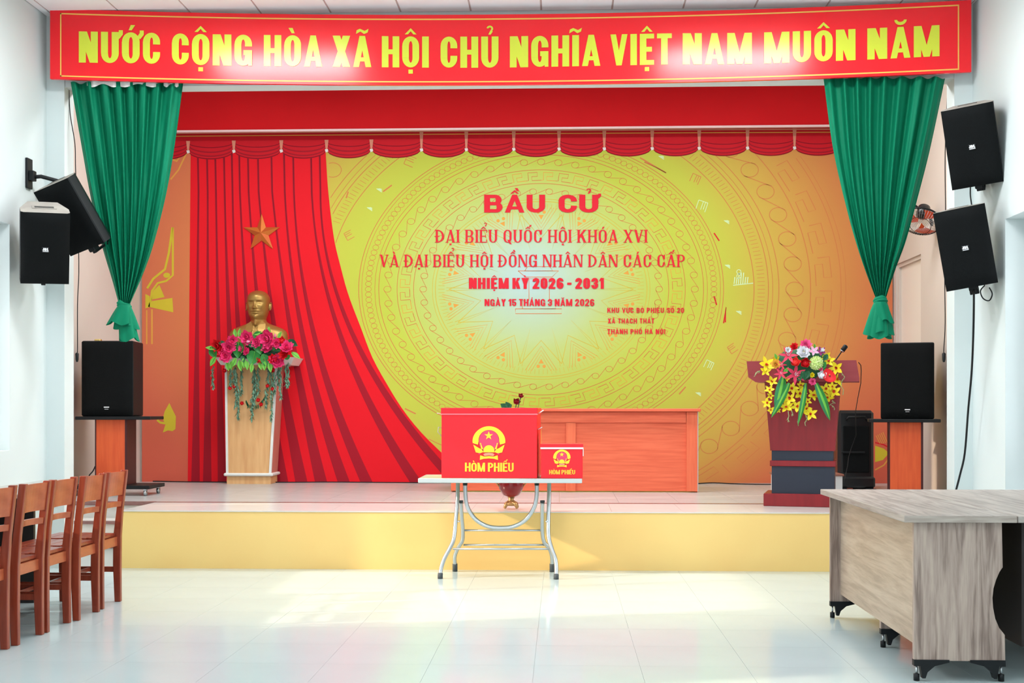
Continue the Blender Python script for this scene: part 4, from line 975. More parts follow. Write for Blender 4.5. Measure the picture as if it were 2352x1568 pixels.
def leafput(parent, me, a, b, nm='leaf', roll=0):   # leaf from base a to tip b, its face towards the room
    d = b - a; L = d.length; y = d.normalized(); z = Vector((0, -1, .2)); x = y.cross(z).normalized(); z = x.cross(y)
    R_ = Matrix((x, y, z)).transposed().to_4x4()
    o = bpy.data.objects.new(nm, me); C.objects.link(o); o.parent = parent
    o.matrix_basis = parent.matrix_basis.inverted() @ Matrix.Translation(a) @ R_ @ Matrix.Rotation(roll, 4, 'Y') @ Matrix.Scale(L, 4)
    return o
def sprig(parent, pts, n, sz, m, r=.0025, nm='hanging_sprig'):
    b = MB(); pts = [Vector(p) for p in pts]; b.tube(pts, r, m, 4); N_ = len(pts) - 1
    for k in range(n):
        t = k / n * N_; i = min(int(t), N_ - 1); p = pts[i].lerp(pts[i + 1], t - i)
        a = random.uniform(0, 2 * PI); q = Matrix.Translation(p) @ Euler((random.uniform(-2.6, -.8), 0, a)).to_matrix().to_4x4()
        petal(b, sz * random.uniform(.7, 1.2), sz * .3, m, q, .1, .05, n=2)
    return obj(nm, b, parent)
# --- arrangement on the plinth
Ya = YP - .14
qa = lambda x, y, dy=0: P(440 + x / 3.921, 740 + y / 3.921, Ya + dy)
sa_ = (P(700, 800, Ya).x - P(600, 800, Ya).x) / 100 / 3.921
fa = thing('flower_arrangement', 'pink and red artificial flowers with trailing greenery on the plinth below the bust', 'flowers', tuple(qa(570, 370)))
fb = MB(); fb.lathe([(.02, 0), (.2, .02), (.24, .06), (.18, .12), (.05, .15)], LEAFD, 16, M=Matrix.Translation(qa(560, 330, .05)) @ Matrix.Diagonal((1.5, .3, 1, 1))); obj('foliage_base', fb, fa)
for i, (k, x, y, r) in enumerate((('peony', 500, 135, 62), ('peony', 335, 220, 62), ('peony', 308, 305, 58), ('peony2', 462, 235, 40), ('peony', 500, 262, 34), ('peony2', 690, 150, 78), ('peony', 680, 238, 50), ('peony', 590, 180, 48), ('peony', 855, 230, 60), ('peony', 775, 352, 62), ('peony', 365, 160, 46), ('peony', 760, 190, 44),
                     ('berry', 240, 215, 58), ('red', 815, 172, 40), ('berry', 835, 290, 48), ('red', 298, 437, 24), ('red', 336, 430, 16), ('red', 740, 430, 26), ('red', 620, 345, 38), ('berry', 735, 330, 40), ('berry', 270, 270, 36), ('red', 345, 597, 22), ('red', 388, 580, 22), ('red', 685, 578, 22), ('red', 730, 600, 20), ('red', 452, 727, 22), ('red', 603, 705, 24), ('red', 632, 742, 24))):
    put(fa, FM[k], qa(x, y, -.05 - .015 * (i % 3) if y < 400 else .05), r * sa_ * (1.25 if y < 400 else 1.15), spin=i, jit=.45)
for x, y in ((390, 140), (585, 125), (750, 140)): put(fa, FM['bud'], qa(x, y), 30 * sa_, (random.uniform(-.3, .3), -.3, 1), nm='bud')
put(fa, FM['wbud'], qa(495, 175, -.08), 30 * sa_, (1, -.5, .1), nm='bud')
for k, x0, y0, x1, y1 in (('round', 420, 180, 400, 320), ('round', 570, 260, 530, 385), ('round', 600, 180, 615, 285), ('broad', 640, 285, 690, 385), ('dark', 510, 190, 570, 210), ('broad', 820, 185, 725, 240), ('light', 215, 240, 130, 212), ('broad', 175, 220, 200, 320), ('light', 215, 310, 165, 388), ('light', 320, 355, 330, 430), ('light', 430, 340, 435, 432), ('light', 545, 370, 540, 445), ('light', 610, 355, 625, 420), ('light', 700, 360, 715, 440), ('light', 400, 320, 365, 400), ('light', 470, 320, 475, 405),
                          ('light', 690, 130, 695, 45), ('light', 720, 130, 660, 70), ('light', 430, 130, 425, 60), ('light', 400, 130, 380, 65), ('dark', 870, 160, 940, 210), ('light', 900, 270, 975, 310), ('light', 780, 140, 800, 85), ('dark', 300, 180, 240, 185), ('broad', 550, 130, 640, 110), ('light', 560, 110, 620, 85), ('light', 360, 350, 345, 420), ('light', 500, 350, 500, 420), ('light', 660, 350, 650, 425), ('dark', 450, 300, 470, 350), ('broad', 840, 330, 880, 300)):
    leafput(fa, LM[k], qa(x0, y0, -.07), qa(x1, y1, -.1), roll=random.uniform(-.4, .4))
for x, y0, y1, n, dy in ((350, 400, 570, 60, 0), (400, 400, 760, 90, 0), (420, 560, 860, 90, 0), (450, 400, 640, 60, 0), (385, 400, 560, 50, 0), (560, 410, 720, 90, 0), (575, 430, 680, 70, 0), (545, 680, 870, 70, 0), (600, 400, 640, 50, 0), (690, 410, 600, 60, 0), (720, 420, 880, 90, 0), (745, 430, 640, 50, 0), (670, 600, 760, 40, 0), (800, 390, 680, 70, -.02), (870, 360, 570, 60, -.02), (850, 380, 560, 50, -.02), (190, 390, 590, 40, 0), (780, 400, 560, 50, 0)):
    sprig(fa, [qa(x + 8 * math.sin(t * 2.3 + x), y0 + (y1 - y0) * t / 6, .06 + dy) for t in range(7)], int(n * 1.5), .05, SAGE)
sprig(fa, [qa(490, 700, .06), qa(515, 745, .06), qa(600, 745, .06), qa(640, 700, .06), qa(670, 655, .06)], 40, .05, LEAFD)

# ================================================================== lectern
YL = 10.98
def lxz(x, y, Y=YL): p = P(x, y, Y); return p
le = thing('lectern', 'dark cherry and slate lectern standing at the stage edge on the right', 'lectern', (P(1856, 1162, YL).x, YL + .22, SZ))
X = lambda px, y=1000: P(px, y, YL).x
Z = lambda py: P(1856, py, YL).z
obj('base_plinth', MB().bbox(X(1769), X(1948), YL - .03, YL + .45, SZ, Z(1134), LECT, .005), le)
obj('lower_panel', MB().box(X(1787), X(1929), YL + .01, YL + .38, Z(1134), Z(1071), LECD), le, label='slate grey lower panel')
obj('band', MB().bbox(X(1783), X(1932), YL - .005, YL + .4, Z(1071), Z(1058), LECT, .004), le)
obj('neck_panel', MB().box(X(1787), X(1926), YL + .01, YL + .38, Z(1058), Z(1035), LECD), le, label='slate grey neck panel')
zt_, zm_ = Z(877), Z(1035)
obj('body', MB().hexa([(X(1784), YL, zm_), (X(1930), YL, zm_), (X(1930), YL + .38, zm_), (X(1784), YL + .38, zm_)], [(X(1771), YL - .01, zt_), (X(1942), YL - .01, zt_), (X(1942), YL + .4, zt_), (X(1771), YL + .4, zt_)], LECT), le)
zt2 = Z(829)
def rr(y): return y
tp_ = MB().add([(X(1732), YL - .1, zt2), (X(1978), YL - .1, zt2), (X(1984), YL - .1, Z(866)), (X(1984), YL - .1, zt_), (X(1752), YL - .1, zt_), (X(1736), YL - .1, Z(866))] + [(X(1732), YL + .4, zt2 - .02), (X(1978), YL + .4, zt2 - .02), (X(1984), YL + .4, Z(866)), (X(1984), YL + .4, zt_), (X(1752), YL + .4, zt_), (X(1736), YL + .4, Z(866))],
    [(5, 4, 3, 2, 1, 0), (6, 7, 8, 9, 10, 11), (0, 1, 7, 6), (1, 2, 8, 7), (2, 3, 9, 8), (3, 4, 10, 9), (4, 5, 11, 10), (5, 0, 6, 11)], LECTT)
obj('reading_desk', tp_, le, label='boxed reading desk top')
turn(le, -.235)
m0, m1 = P(1918, 829, YL + .05), P(1934, 806, YL + .05); m2_ = P(1944, 793, YL + .05)
mic = thing('microphone', 'black gooseneck microphone on the lectern', 'microphone', (m0.x, m0.y, zt2))
obj('gooseneck', MB().tube([(m0.x - .02, m0.y, zt2 - .01), m0, m1], .005, BLKP), mic)
obj('mic_head', MB().tube([m1, m1.lerp(m2_, .1), m1.lerp(m2_, .9), m2_], [.012, .021, .021, .012], BLKP, 12), mic)
obj('mic_ring', MB().tube([m1.lerp(m2_, -.08), m1.lerp(m2_, .06)], .019, STEEL, 12), mic)
cb = [P(1972, 832, YL + .2), P(1977, 838, YL + .25), P(1978, 850, YL + .3), P(1977, 880, YL + .5), P(1970, 915, YL + .8), P(1965, 945, 12.6), P(1966, 1000, 12.9), P(1955, 1030, 12.9), P(1949, 1050, 12.9), P(1947, 1068, 12.8), P(1940, 1100, 12.7), P(1938, 1118, 12.7)]
tag(obj('microphone_cable', MB().tube(cb, .004, BLKP, 5)), 'thin dark cable drooping from the lectern down behind it', 'cable')

# arrangement on the lectern
Yb_ = YL - .2
qb = lambda x, y, dy=0: P(1720 + x / 6.532, 760 + y / 6.532, Yb_ + dy)
sb_ = (P(1900, 850, Yb_).x - P(1800, 850, Yb_).x) / 100 / 6.532
fg = thing('flower_arrangement', 'large mixed artificial bouquet with yellow orchids draped over the lectern front', 'flowers', tuple(qb(800, 500)))
fb = MB(); fb.lathe([(.02, -.1), (.12, -.08), (.2, .02), (.2, .1), (.12, .17), (.02, .19)], LEAFD, 16, M=Matrix.Translation(qb(800, 560, .1)) @ Matrix.Diagonal((1.05, .45, 1, 1))); obj('foliage_base', fb, fg)
for i, (k, x, y, r) in enumerate((('pink3', 850, 215, 85), ('berry', 680, 240, 58), ('white', 820, 325, 100), ('pale', 975, 300, 72), ('purp', 1085, 300, 66), ('wrose', 1100, 290, 38), ('lily', 590, 370, 115), ('coral', 690, 482, 90), ('red', 850, 485, 88), ('lime', 1010, 480, 130), ('lily', 480, 510, 70), ('lily', 475, 640, 85), ('lily', 690, 650, 130), ('wrose', 1095, 672, 78), ('pink3', 1075, 575, 34), ('cup', 1215, 670, 80), ('pink3', 955, 760, 55), ('yel2', 950, 660, 38),
    ('peach', 400, 500, 70), ('white', 585, 285, 45))):
    put(fg, FM[k], qb(x, y, -.06 - .01 * (i % 4)), r * sb_ * (1.0 if k == 'lime' else 1.2), spin=i * 1.3, jit=.25)
for i, (x, y, r) in enumerate(((260, 500, 115), (400, 450, 80), (250, 600, 80), (350, 760, 85), (310, 880, 75), (270, 1080, 75), (330, 1190, 60), (650, 850, 95), (770, 810, 65), (610, 1020, 100), (770, 940, 95), (560, 1140, 105), (720, 1130, 90), (860, 1170, 80), (930, 1240, 95), (965, 960, 95), (1150, 870, 85), (1280, 920, 100), (1180, 1000, 90), (1190, 450, 95), (1310, 560, 105), (1330, 730, 110), (1250, 830, 75), (1165, 370, 65), (570, 720, 45), (440, 1190, 40), (880, 1050, 60), (320, 970, 55))):
    put(fg, FM['yel'], qb(x, y, .03 if y > 700 else -.02), r * sb_ * 1.18, spin=i * 1.7, jit=.5, nm='orchid')
DRL = MB()
def drac(a, b, wd):
    a, b = Vector(a), Vector(b); g = MB(); d = b - a
    side = d.normalized().cross(Vector((0, -1, 0))).normalized()
    for (c0, c1, m_) in ((-1, -.25, LEAF), (-.25, .3, LEAFL), (.3, 1, mat('leaf_mid', '#2E7A4A', .45))):
        g.grid(lambda u, v: a + d * v + side * (c0 + (c1 - c0) * u) * wd * (math.sin(PI * (v * .9 + .1)) ** .7) + Vector((0, -.03 * math.sin(PI * v) + .012 * abs(c0 + (c1 - c0) * u), 0)), 2, 12, m_)
    return g
for x0, y0, x1, y1, wd in ((520, 680, 400, 1180, 75), (610, 780, 340, 1300, 50), (860, 780, 740, 1410, 42), (1010, 780, 1220, 1340, 62)):
    obj('long_leaf', drac(qb(x0, y0, -.03), qb(x1, y1, -.01), wd * sb_), fg, label='long striped hanging leaf')
for k, x0, y0, x1, y1 in (('light', 520, 640, 590, 550), ('broad', 1100, 560, 1150, 470), ('dark', 700, 400, 760, 340), ('broad', 690, 340, 800, 420), ('dark', 1180, 350, 1130, 430), ('light', 420, 420, 400, 350), ('light', 990, 260, 990, 205), ('dark', 560, 560, 520, 500), ('dark', 800, 600, 850, 720), ('dark', 900, 600, 860, 700), ('broad', 1150, 560, 1080, 540), ('dark', 730, 740, 790, 680)): leafput(fg, LM[k], qb(x0, y0, -.07), qb(x1, y1, -.1))
for pts in ([(590, 1200), (600, 1280), (580, 1320), (610, 1360)], [(640, 1190), (660, 1240), (640, 1250)], [(740, 1320), (735, 1370), (745, 1420)], [(850, 1260), (880, 1310), (840, 1370), (850, 1420)], [(1370, 600), (1440, 690), (1400, 740), (1380, 820), (1420, 880), (1410, 960)], [(1250, 1040), (1290, 1070), (1220, 1100), (1270, 1130), (1290, 1175)], [(110, 620), (90, 670)], [(170, 600), (120, 610)]):
    sprig(fg, [qb(x, y, .0) for x, y in pts], 12, .018, mat('bud_stem', '#9DB07A', .5), .003, 'bud_spray')

# ================================================================== objects behind the lectern
Yk = 12.2
ck = thing('low_white_cabinet', 'low white cabinet with brown top just behind the lectern', 'cabinet', (P(1860, 1125, Yk).x, Yk + .2, SZ))
obj('cabinet_body', MB().box(P(1785, 1100, Yk).x, P(1935, 1100, Yk).x, Yk, Yk + .35, SZ, P(1860, 1093, Yk).z, mat('cabinet_white', '#E4E6E6', .4)), ck)
obj('cabinet_top', MB().bbox(P(1782, 1100, Yk).x, P(1938, 1100, Yk).x, Yk - .02, Yk + .37, P(1860, 1093, Yk).z, P(1860, 1088, Yk).z, mat('cabinet_top_brown', '#8E5A4A', .4), .004), ck)
Yq = 13.2
x0, x1 = P(1925, 1000, Yq).x, P(2008, 1000, Yq).x; zt_ = P(1960, 942, Yq).z
pk = thing('portable_speaker', 'black moulded portable loudspeaker on the floor behind the lectern', 'loudspeaker', ((x0 + x1) / 2, Yq + .2, SZ))
pb = MB().bbox(x0, x1, Yq, Yq + .35, SZ + .07, zt_, BLKG, .03).bbox(x0 - .01, x1 + .01, Yq - .02, Yq + .37, SZ + .02, SZ + .14, BLKG, .02)
obj('moulded_body', pb, pk)
obj('grille', MB().bbox(x0 + .05, x1 - .05, Yq - .012, Yq + .01, SZ + .18, zt_ - .16, BLACK, .008), pk)
obj('carry_handle', MB().tube([(x0 + .08, Yq - .01, zt_ - .1), (x0 + .1, Yq - .03, zt_ - .07), (x1 - .1, Yq - .03, zt_ - .07), (x1 - .08, Yq - .01, zt_ - .1)], .012, BLKP), pk)
obj('ledge', MB().bbox(x0 + .03, x1 - .1, Yq - .025, Yq, SZ + .38, SZ + .40, BLKP, .004), pk)
for xx in (x0 + .05, x1 - .05): obj('foot', MB().bbox(xx - .04, xx + .04, Yq - .02, Yq + .3, SZ, SZ + .02, BLKP, .004), pk)

# long table at the rear of the stage
Yt = 12.75
x0, x1 = P(1036, 1100, Yt).x, P(1602, 1100, Yt).x; zt_ = P(1320, 938, Yt).z; zz = P(1320, 945, Yt).z
lt_ = thing('long_table', 'long orange-red laminate panelled table at the rear of the stage', 'table', ((x0 + x1) / 2, Yt + .3, SZ))
obj('table_top', MB().bbox(x0 - .03, x1 + .03, Yt - .05, Yt + .55, zz, zt_, RTAB, .005), lt_)
xm0, xm1 = P(1300, 1, Yt).x, P(1322, 1, Yt).x; zr = P(1320, 970, Yt).z; zr0 = SZ + .012
obj('back_board', MB().box(x0 + .01, x1 - .01, Yt + .022, Yt + .035, zr0, zz, RTAB), lt_)
obj('top_rail', MB().box(x0 + .124, x1 - .114, Yt + .002, Yt + .0219, zr, zz - .004, RTAB), lt_)
for a, b in ((x0, x0 + .12), (xm0, xm1), (x1 - .11, x1)): obj('stile', MB().box(a, b, Yt - .003, Yt + .0219, zr0, zz - .004 if a != xm0 else zr - .003, RTABV), lt_)
for a in (x0, x1 - .02): obj('end_panel', MB().box(a, a + .02, Yt + .03, Yt + .5, SZ, zz, RTABV), lt_)
obj('panel_edge', MB().box(x1 + .0, x1 + .008, Yt, Yt + .03, zr0, zz, FRAME), lt_)

# ================================================================== vase with roses
Yv = 10.62; cxv = P(1174, 1168, Yv).x
va = thing('red_vase', 'ornate dark red glazed vase with gilt foot on the stage edge behind the ballot table', 'vase', (cxv, Yv, SZ))
zz = lambda py: P(1174, py, Yv).z
f_ = MB()
for k in range(4):
    a = PI / 4 + k * PI / 2; f_.tube([(cxv + .03 * math.cos(a), Yv + .03 * math.sin(a), SZ + .05), (cxv + .055 * math.cos(a), Yv + .055 * math.sin(a), SZ + .045), (cxv + .075 * math.cos(a), Yv + .075 * math.sin(a), SZ + .012)], [.02, .017, .012], VASEG, 8)
f_.lathe([(.05, SZ + .03), (.06, SZ + .045), (.035, SZ + .065), (.02, SZ + .08), (.03, SZ + .1)], VASEG, 20, M=Matrix.Translation((cxv, Yv, 0)))
obj('gilt_foot', f_, va, label='gilt scrolled foot')
prof = [(.03, SZ + .1), (.07, SZ + .12), (.1, SZ + .17), (.105, SZ + .22), (.09, SZ + .27), (.06, SZ + .32), (.04, SZ + .38), (.035, SZ + .45), (.05, SZ + .52), (.06, SZ + .55)]
obj('body', MB().lathe(prof, VASER, 28, M=Matrix.Translation((cxv, Yv, 0))), va)
for s_ in (-1, 1): obj('vase_handle', MB().tube([(cxv + s_ * .09, Yv, SZ + .18), (cxv + s_ * .125, Yv, SZ + .22), (cxv + s_ * .13, Yv, SZ + .3), (cxv + s_ * .09, Yv, SZ + .37), (cxv + s_ * .045, Yv, SZ + .38)], .008, VASEG, 6), va)
rs = thing('rose_stems', 'two dark red artificial roses rising from behind the big ballot box', 'flowers', (cxv, Yv, SZ + .56))
for i, (x, y, r) in enumerate(((1186, 925, .042), (1196, 911, .03))):
    p = P(x, y, Yv); obj('rose_stem', MB().tube([(cxv, Yv, SZ + .555), (cxv + .02, Yv, SZ + .7), p], .004, LEAFD, 5), rs)
ROSEM = fl_rose(BLOODF)
for x, y, r in ((1186, 925, .045), (1196, 911, .033)): put(rs, ROSEM, P(x, y, Yv), r, (.2, -.6, .6), nm='rose')
for x0_, y0_, x1_, y1_ in ((1168, 940, 1150, 926), (1172, 940, 1162, 922), (1166, 938, 1175, 928)): leafput(rs, LM['dark'], P(x0_, y0_, Yv), P(x1_, y1_, Yv))
obj('leaf_stem', MB().tube([(cxv, Yv, SZ + .555), P(1168, 945, Yv), P(1163, 930, Yv)], .003, LEAFD, 5), rs)

# ================================================================== folding table
YT0, YT1 = 9.76, 10.32
zt_ = P(1150, 1099, YT0).z; xa, xb = P(960, 1104, YT0).x, P(1337, 1104, YT0).x
ft = thing('folding_table', 'steel folding table with bent tube legs in front of the stage', 'table', ((xa + xb) / 2, 10.04, 0))
obj('tabletop', MB().box(xa + .004, xb - .004, YT0 + .004, YT1 - .004, zt_ - .026, zt_, mat('tabletop_grey', '#A9B39E', .3)), ft)
ed = MB().bbox(xa, xb, YT0, YT0 + .02, zt_ - .034, zt_ + .001, ALU, .004).bbox(xa, xb, YT1 - .02, YT1, zt_ - .034, zt_ + .001, ALU, .004).bbox(xa, xa + .02, YT0 + .02, YT1 - .02, zt_ - .034, zt_ + .001, ALU, .004).bbox(xb - .02, xb, YT0 + .02, YT1 - .02, zt_ - .034, zt_ + .001, ALU, .004)
obj('edge_trim', ed, ft, label='shiny metal edge trim')
def cv(pts, n=6):   # Catmull-Rom through 3D points
    out = []; p = [Vector(q) for q in pts]
    for i in range(len(p) - 1):
        a, b, c, d = p[max(i - 1, 0)], p[i], p[i + 1], p[min(i + 2, len(p) - 1)]
        for k in range(n):
            t = k / n; out.append(.5 * ((2 * b) + (c - a) * t + (2 * a - 5 * b + 4 * c - d) * t * t + (3 * b - a - 3 * c + d) * t ** 3))
    return out + [p[-1]]
zq = lambda x, y: (930 + x / 3.267, 880 + y / 3.267)
def TP(x, y, Y): return P(*zq(x, y), Y)
yf_ = lambda z: 9.80 + .27 * z / .75        # front feet lean back to the top
yr_ = lambda z: 10.27 - .30 * z / .75
def onl(x, y, fy):
    Y = 10.0
    for _ in range(6): p = TP(x, y, Y); Y = fy(p.z)
    return TP(x, y, Y)
for pts in ([(398, 752), (394, 880), (380, 1050), (366, 1170), (335, 1240), (298, 1310), (274, 1380), (265, 1440)], [(1083, 752), (1081, 880), (1076, 1080), (1082, 1170), (1105, 1250), (1130, 1320), (1137, 1390), (1135, 1445)]):
    q = cv([onl(x, y, yf_) for x, y in pts]); q[0].z = zt_ - .03; obj('leg', MB().tube(q, .0165, STEEL, 12), ft)
    b_ = q[-1].copy(); obj('rubber_foot', MB().tube([q[-3], q[-1], Vector((q[-1].x, q[-1].y, 0.001))], .0205, RUB, 12), ft)
for pts in ([(420, 895), (426, 1000), (434, 1100), (430, 1180), (395, 1240), (374, 1300), (376, 1360)], [(1032, 895), (1030, 1000), (1032, 1120), (1045, 1190), (1085, 1240), (1103, 1300), (1104, 1360)]):
    q = cv([onl(x, y, yr_) for x, y in pts]); q[-1] = Vector((q[-1].x, min(q[-1].y, 10.3), .05)); obj('leg', MB().tube(q, .0165, STEEL, 12), ft)
    obj('rubber_foot', MB().tube([q[-2], q[-1], Vector((q[-1].x, q[-1].y, .001))], .0205, RUB, 12), ft)
    obj('tube_cap', MB().tube([q[0], q[0] + Vector((0, 0, .018))], .0185, RUB, 10), ft)
Yu = 9.93
q = cv([TP(x, y, Yu) for x, y in ((452, 760), (455, 850), (470, 930), (530, 1020), (620, 1072), (720, 1084), (820, 1072), (910, 1020), (970, 930), (988, 850), (990, 760))])
obj('bent_frame', MB().tube(q, .0165, STEEL, 12), ft)
for i in (0, -1): obj('tube_cap', MB().tube([q[i] - Vector((0, 0, .005)), Vector((q[i].x, q[i].y, zt_ - .03))], .0185, BLKP, 10), ft)
for a, b, fy in (((445, 1103), (1025, 1103), yr_), ((440, 1212), (1050, 1212), yr_), ((360, 1242), (1082, 1242), yf_)):
    obj('crossbar', MB().tube([onl(*a, fy), onl(*b, fy)], .008, STEEL, 8), ft)
for x, y in ((405, 1035), (1062, 1035), (470, 908), (985, 908)): p = onl(x, y, yf_); obj('bolt', MB().tube([p + Vector((0, -.022, 0)), p + Vector((0, .022, 0))], .007, CHROME, 8), ft)

# ================================================================== ballot boxes
def emblem(mb, mp, ox, oy, k, mY, mP):
    f = lambda x, y: mp(ox + (x - 745) * k, oy + (y - 640) * k)
    def ply(pts, m_): mb.add([f(*p) for p in pts], [list(range(len(pts)))], m_)
    g = lambda L: [(745 + x * math.cos(a), 560 - x * math.sin(a)) for x, a in L]
    # red-pink disc
    mpp = lambda L, m_, e=0: ply(L, m_)
    ply([(745 + 262 * math.cos(2 * PI * i / 28), 590 + 290 * math.sin(2 * PI * i / 28)) for i in range(28)], mP)
    N_ = 22; out = []; inn = []
    for i in range(N_ + 1):
        a = math.radians(-8 + 196 * i / N_); w_ = 1 + .03 * abs(math.cos(a)) ** 4
        out.append((745 + 412 * w_ * math.cos(a), 590 - 385 * math.sin(a))); inn.append((745 + 268 * math.cos(a), 570 - 268 * math.sin(a)))
    lift = lambda L: [tuple(f(*p) + up) for p in L]
    cnt = [1]
    def pl2(L, m_=mY): cnt[0] += 1; mb.add([f(*p) + up * (1 + cnt[0] * .02) for p in L], [list(range(len(L)))], m_)
    for i in range(N_): pl2([out[i], out[i + 1], inn[i + 1], inn[i]])
    for s_ in (-1, 1):
        pl2([(745 + s_ * 412, 590), (745 + s_ * 395, 650), (745 + s_ * 285, 680), (745 + s_ * 268, 590)])
        pl2([(745 + s_ * 405, 680), (745 + s_ * 340, 880), (745 + s_ * 230, 905), (745 + s_ * 140, 870), (745 + s_ * 190, 800), (745 + s_ * 260, 770)])
        for dx in (0, 30): pl2([(745 + s_ * (170 + dx), 800), (745 + s_ * (150 + dx), 790), (745 + s_ * (215 - dx * 1.4 + dx), 640), (745 + s_ * (235 - dx * .4), 640)])
        pl2([(745 + s_ * 225, 955), (745 + s_ * 235, 1075), (745 + s_ * 130, 1045), (745, 1035), (745, 975), (745 + s_ * 120, 990)])
        for k_ in range(2): pl2([(745 + s_ * (245 + 14 * math.cos(2 * PI * j / 8) * 2), 915 + 20 * math.sin(2 * PI * j / 8)) for j in range(8)], mP)
    pl2([(745 + 140 * math.cos(a), 830 - 135 * math.sin(a)) for a in [PI * i / 12 for i in range(13)]] + [(605, 880), (885, 880)][::1])
    pl2([(600, 930), (650, 900), (745, 890), (840, 900), (890, 930), (860, 975), (745, 955), (630, 975)], MATS['ribbon_pale'])
    st_ = []
    for i in range(10): a = PI / 2 + i * PI / 5; r = 118 if i % 2 == 0 else 46; st_.append((740 + r * math.cos(a), 450 - r * math.sin(a)))
    for i in range(0, 10): pl2([(740, 450), st_[i], st_[(i + 1) % 10]])
mat('ribbon_pale', '#F29A80', .4)
def ballot_box(px0, px1, pyt, pyb, Y, dep, rz, lid, label, name):
    A = P(px0, pyb, Y); B = P(px1, pyt, Y); w_ = (B.x - A.x); h_ = B.z - zt_ - .002; cx_ = (A.x + B.x) / 2
    t = thing(name, label, 'ballot box', (cx_, Y + dep / 2, zt_ + .001), rz, 'red ballot boxes')
    W = w_ / 2; D = dep / 2; k = h_ / (pyb - pyt)   # metres per px
    lh = lid * k
    bevel(obj('box_body', MB().box(-W, W, -D, D, 0, h_ - lh * .3, BOXR), t, local=True), .003)
    bevel(obj('lid', MB().box(-W - .004, W + .004, -D - .004, D + .004, h_ - lh, h_, BOXR), t, local=True), .004)
    ox = (px0 + px1) / 2
    mp = lambda px, py: Vector(((px - ox) * w_ / (px1 - px0), -D - .0025, (pyb - py) * k))
    return t, mp, W, D, h_, lh
up = Vector((0, -.0015, 0))
t, mp, W, D, h_, lh = ballot_box(1016.5, 1237, 936, 1098, 9.82, .42, math.radians(-3), 14, 'large red ballot box with yellow emblem on the folding table', 'ballot_box')
e_ = MB(); s_ = 1 / 11.2; emblem(e_, mp, 1060 + 745 * s_, 960 + 640 * s_, s_, BOXY, PINKE); obj('emblem', e_, t, local=True, label='yellow emblem with star and wreath')
x_ = MB(); text(x_, 'HÒM PHIẾU', mat('ballot_gold', '#F5C93A', .4), mp, 1071, 1183.5, 1083, 20.5, .2, .15, gap=.06, space=.24); obj('lettering', x_, t, local=True, label='yellow lettering')
x_ = MB().box(-W - .005, W + .005, -D - .0065, -D - .0045, h_ - lh - .006, h_ - lh + .002, TAPE); obj('tape', x_, t, local=True, label='clear tape along the lid edge')
for pts_, r_, m_ in (([(W + .003, -D + .05, h_ - lh), (W + .02, -D + .02, h_ - lh + .01), (W + .05, -D - .02, h_ - lh + .028)], .004, WHT), ([(-W - .003, -D + .05, h_ - lh), (-W - .035, -D, h_ - lh + .006)], .003, WHT), ([(W, -D + .05, h_ - .17), (W + .012, -D + .02, h_ - .165), (W + .04, -D, h_ - .15)], .003, FRAME), ([(-W, -D + .06, h_ - .16), (-W - .03, -D + .04, h_ - .15), (-W - .035, -D + .04, h_ - .19), (-W, -D + .06, h_ - .23)], .003, FRAME)):
    obj('wire_tie', MB().tube(pts_, r_, m_, 6), t, local=True, label='thin pale wire tie')
t, mp, W, D, h_, lh = ballot_box(1242, 1338, 1019, 1098, 9.80, .2, math.radians(1), 10, 'small red ballot box beside the large one on the folding table', 'ballot_box')
e_ = MB(); s_ = .0468; emblem(e_, mp, 1290, 1052, s_, BOXY, PINKE); obj('emblem', e_, t, local=True, label='yellow emblem with star and wreath')
x_ = MB(); text(x_, 'HÒM PHIẾU', MATS['ballot_gold'], mp, 1261, 1320.5, 1088.5, 10, .2, .15, gap=.06, space=.24); obj('lettering', x_, t, local=True, label='yellow lettering')
x_ = MB().box(-W - .005, W + .005, -D - .0065, -D - .0045, h_ - lh - .006, h_ - lh + .008, mat('silver_tape', '#E8D8DC', .2)).box(W + .0005, W + .006, -D - .004, -D + .02, h_ - lh - .06, h_ - lh, WHT); obj('tape', x_, t, local=True, label='silvery tape along the lid edge')
obj('lid_flap', MB().box(-W - .002, -W + .002, -D + .02, D - .02, h_ - .002, h_ + .11, mat('flap_orange', '#F0983C', .4)), t, local=True, label='thin orange raised flap')

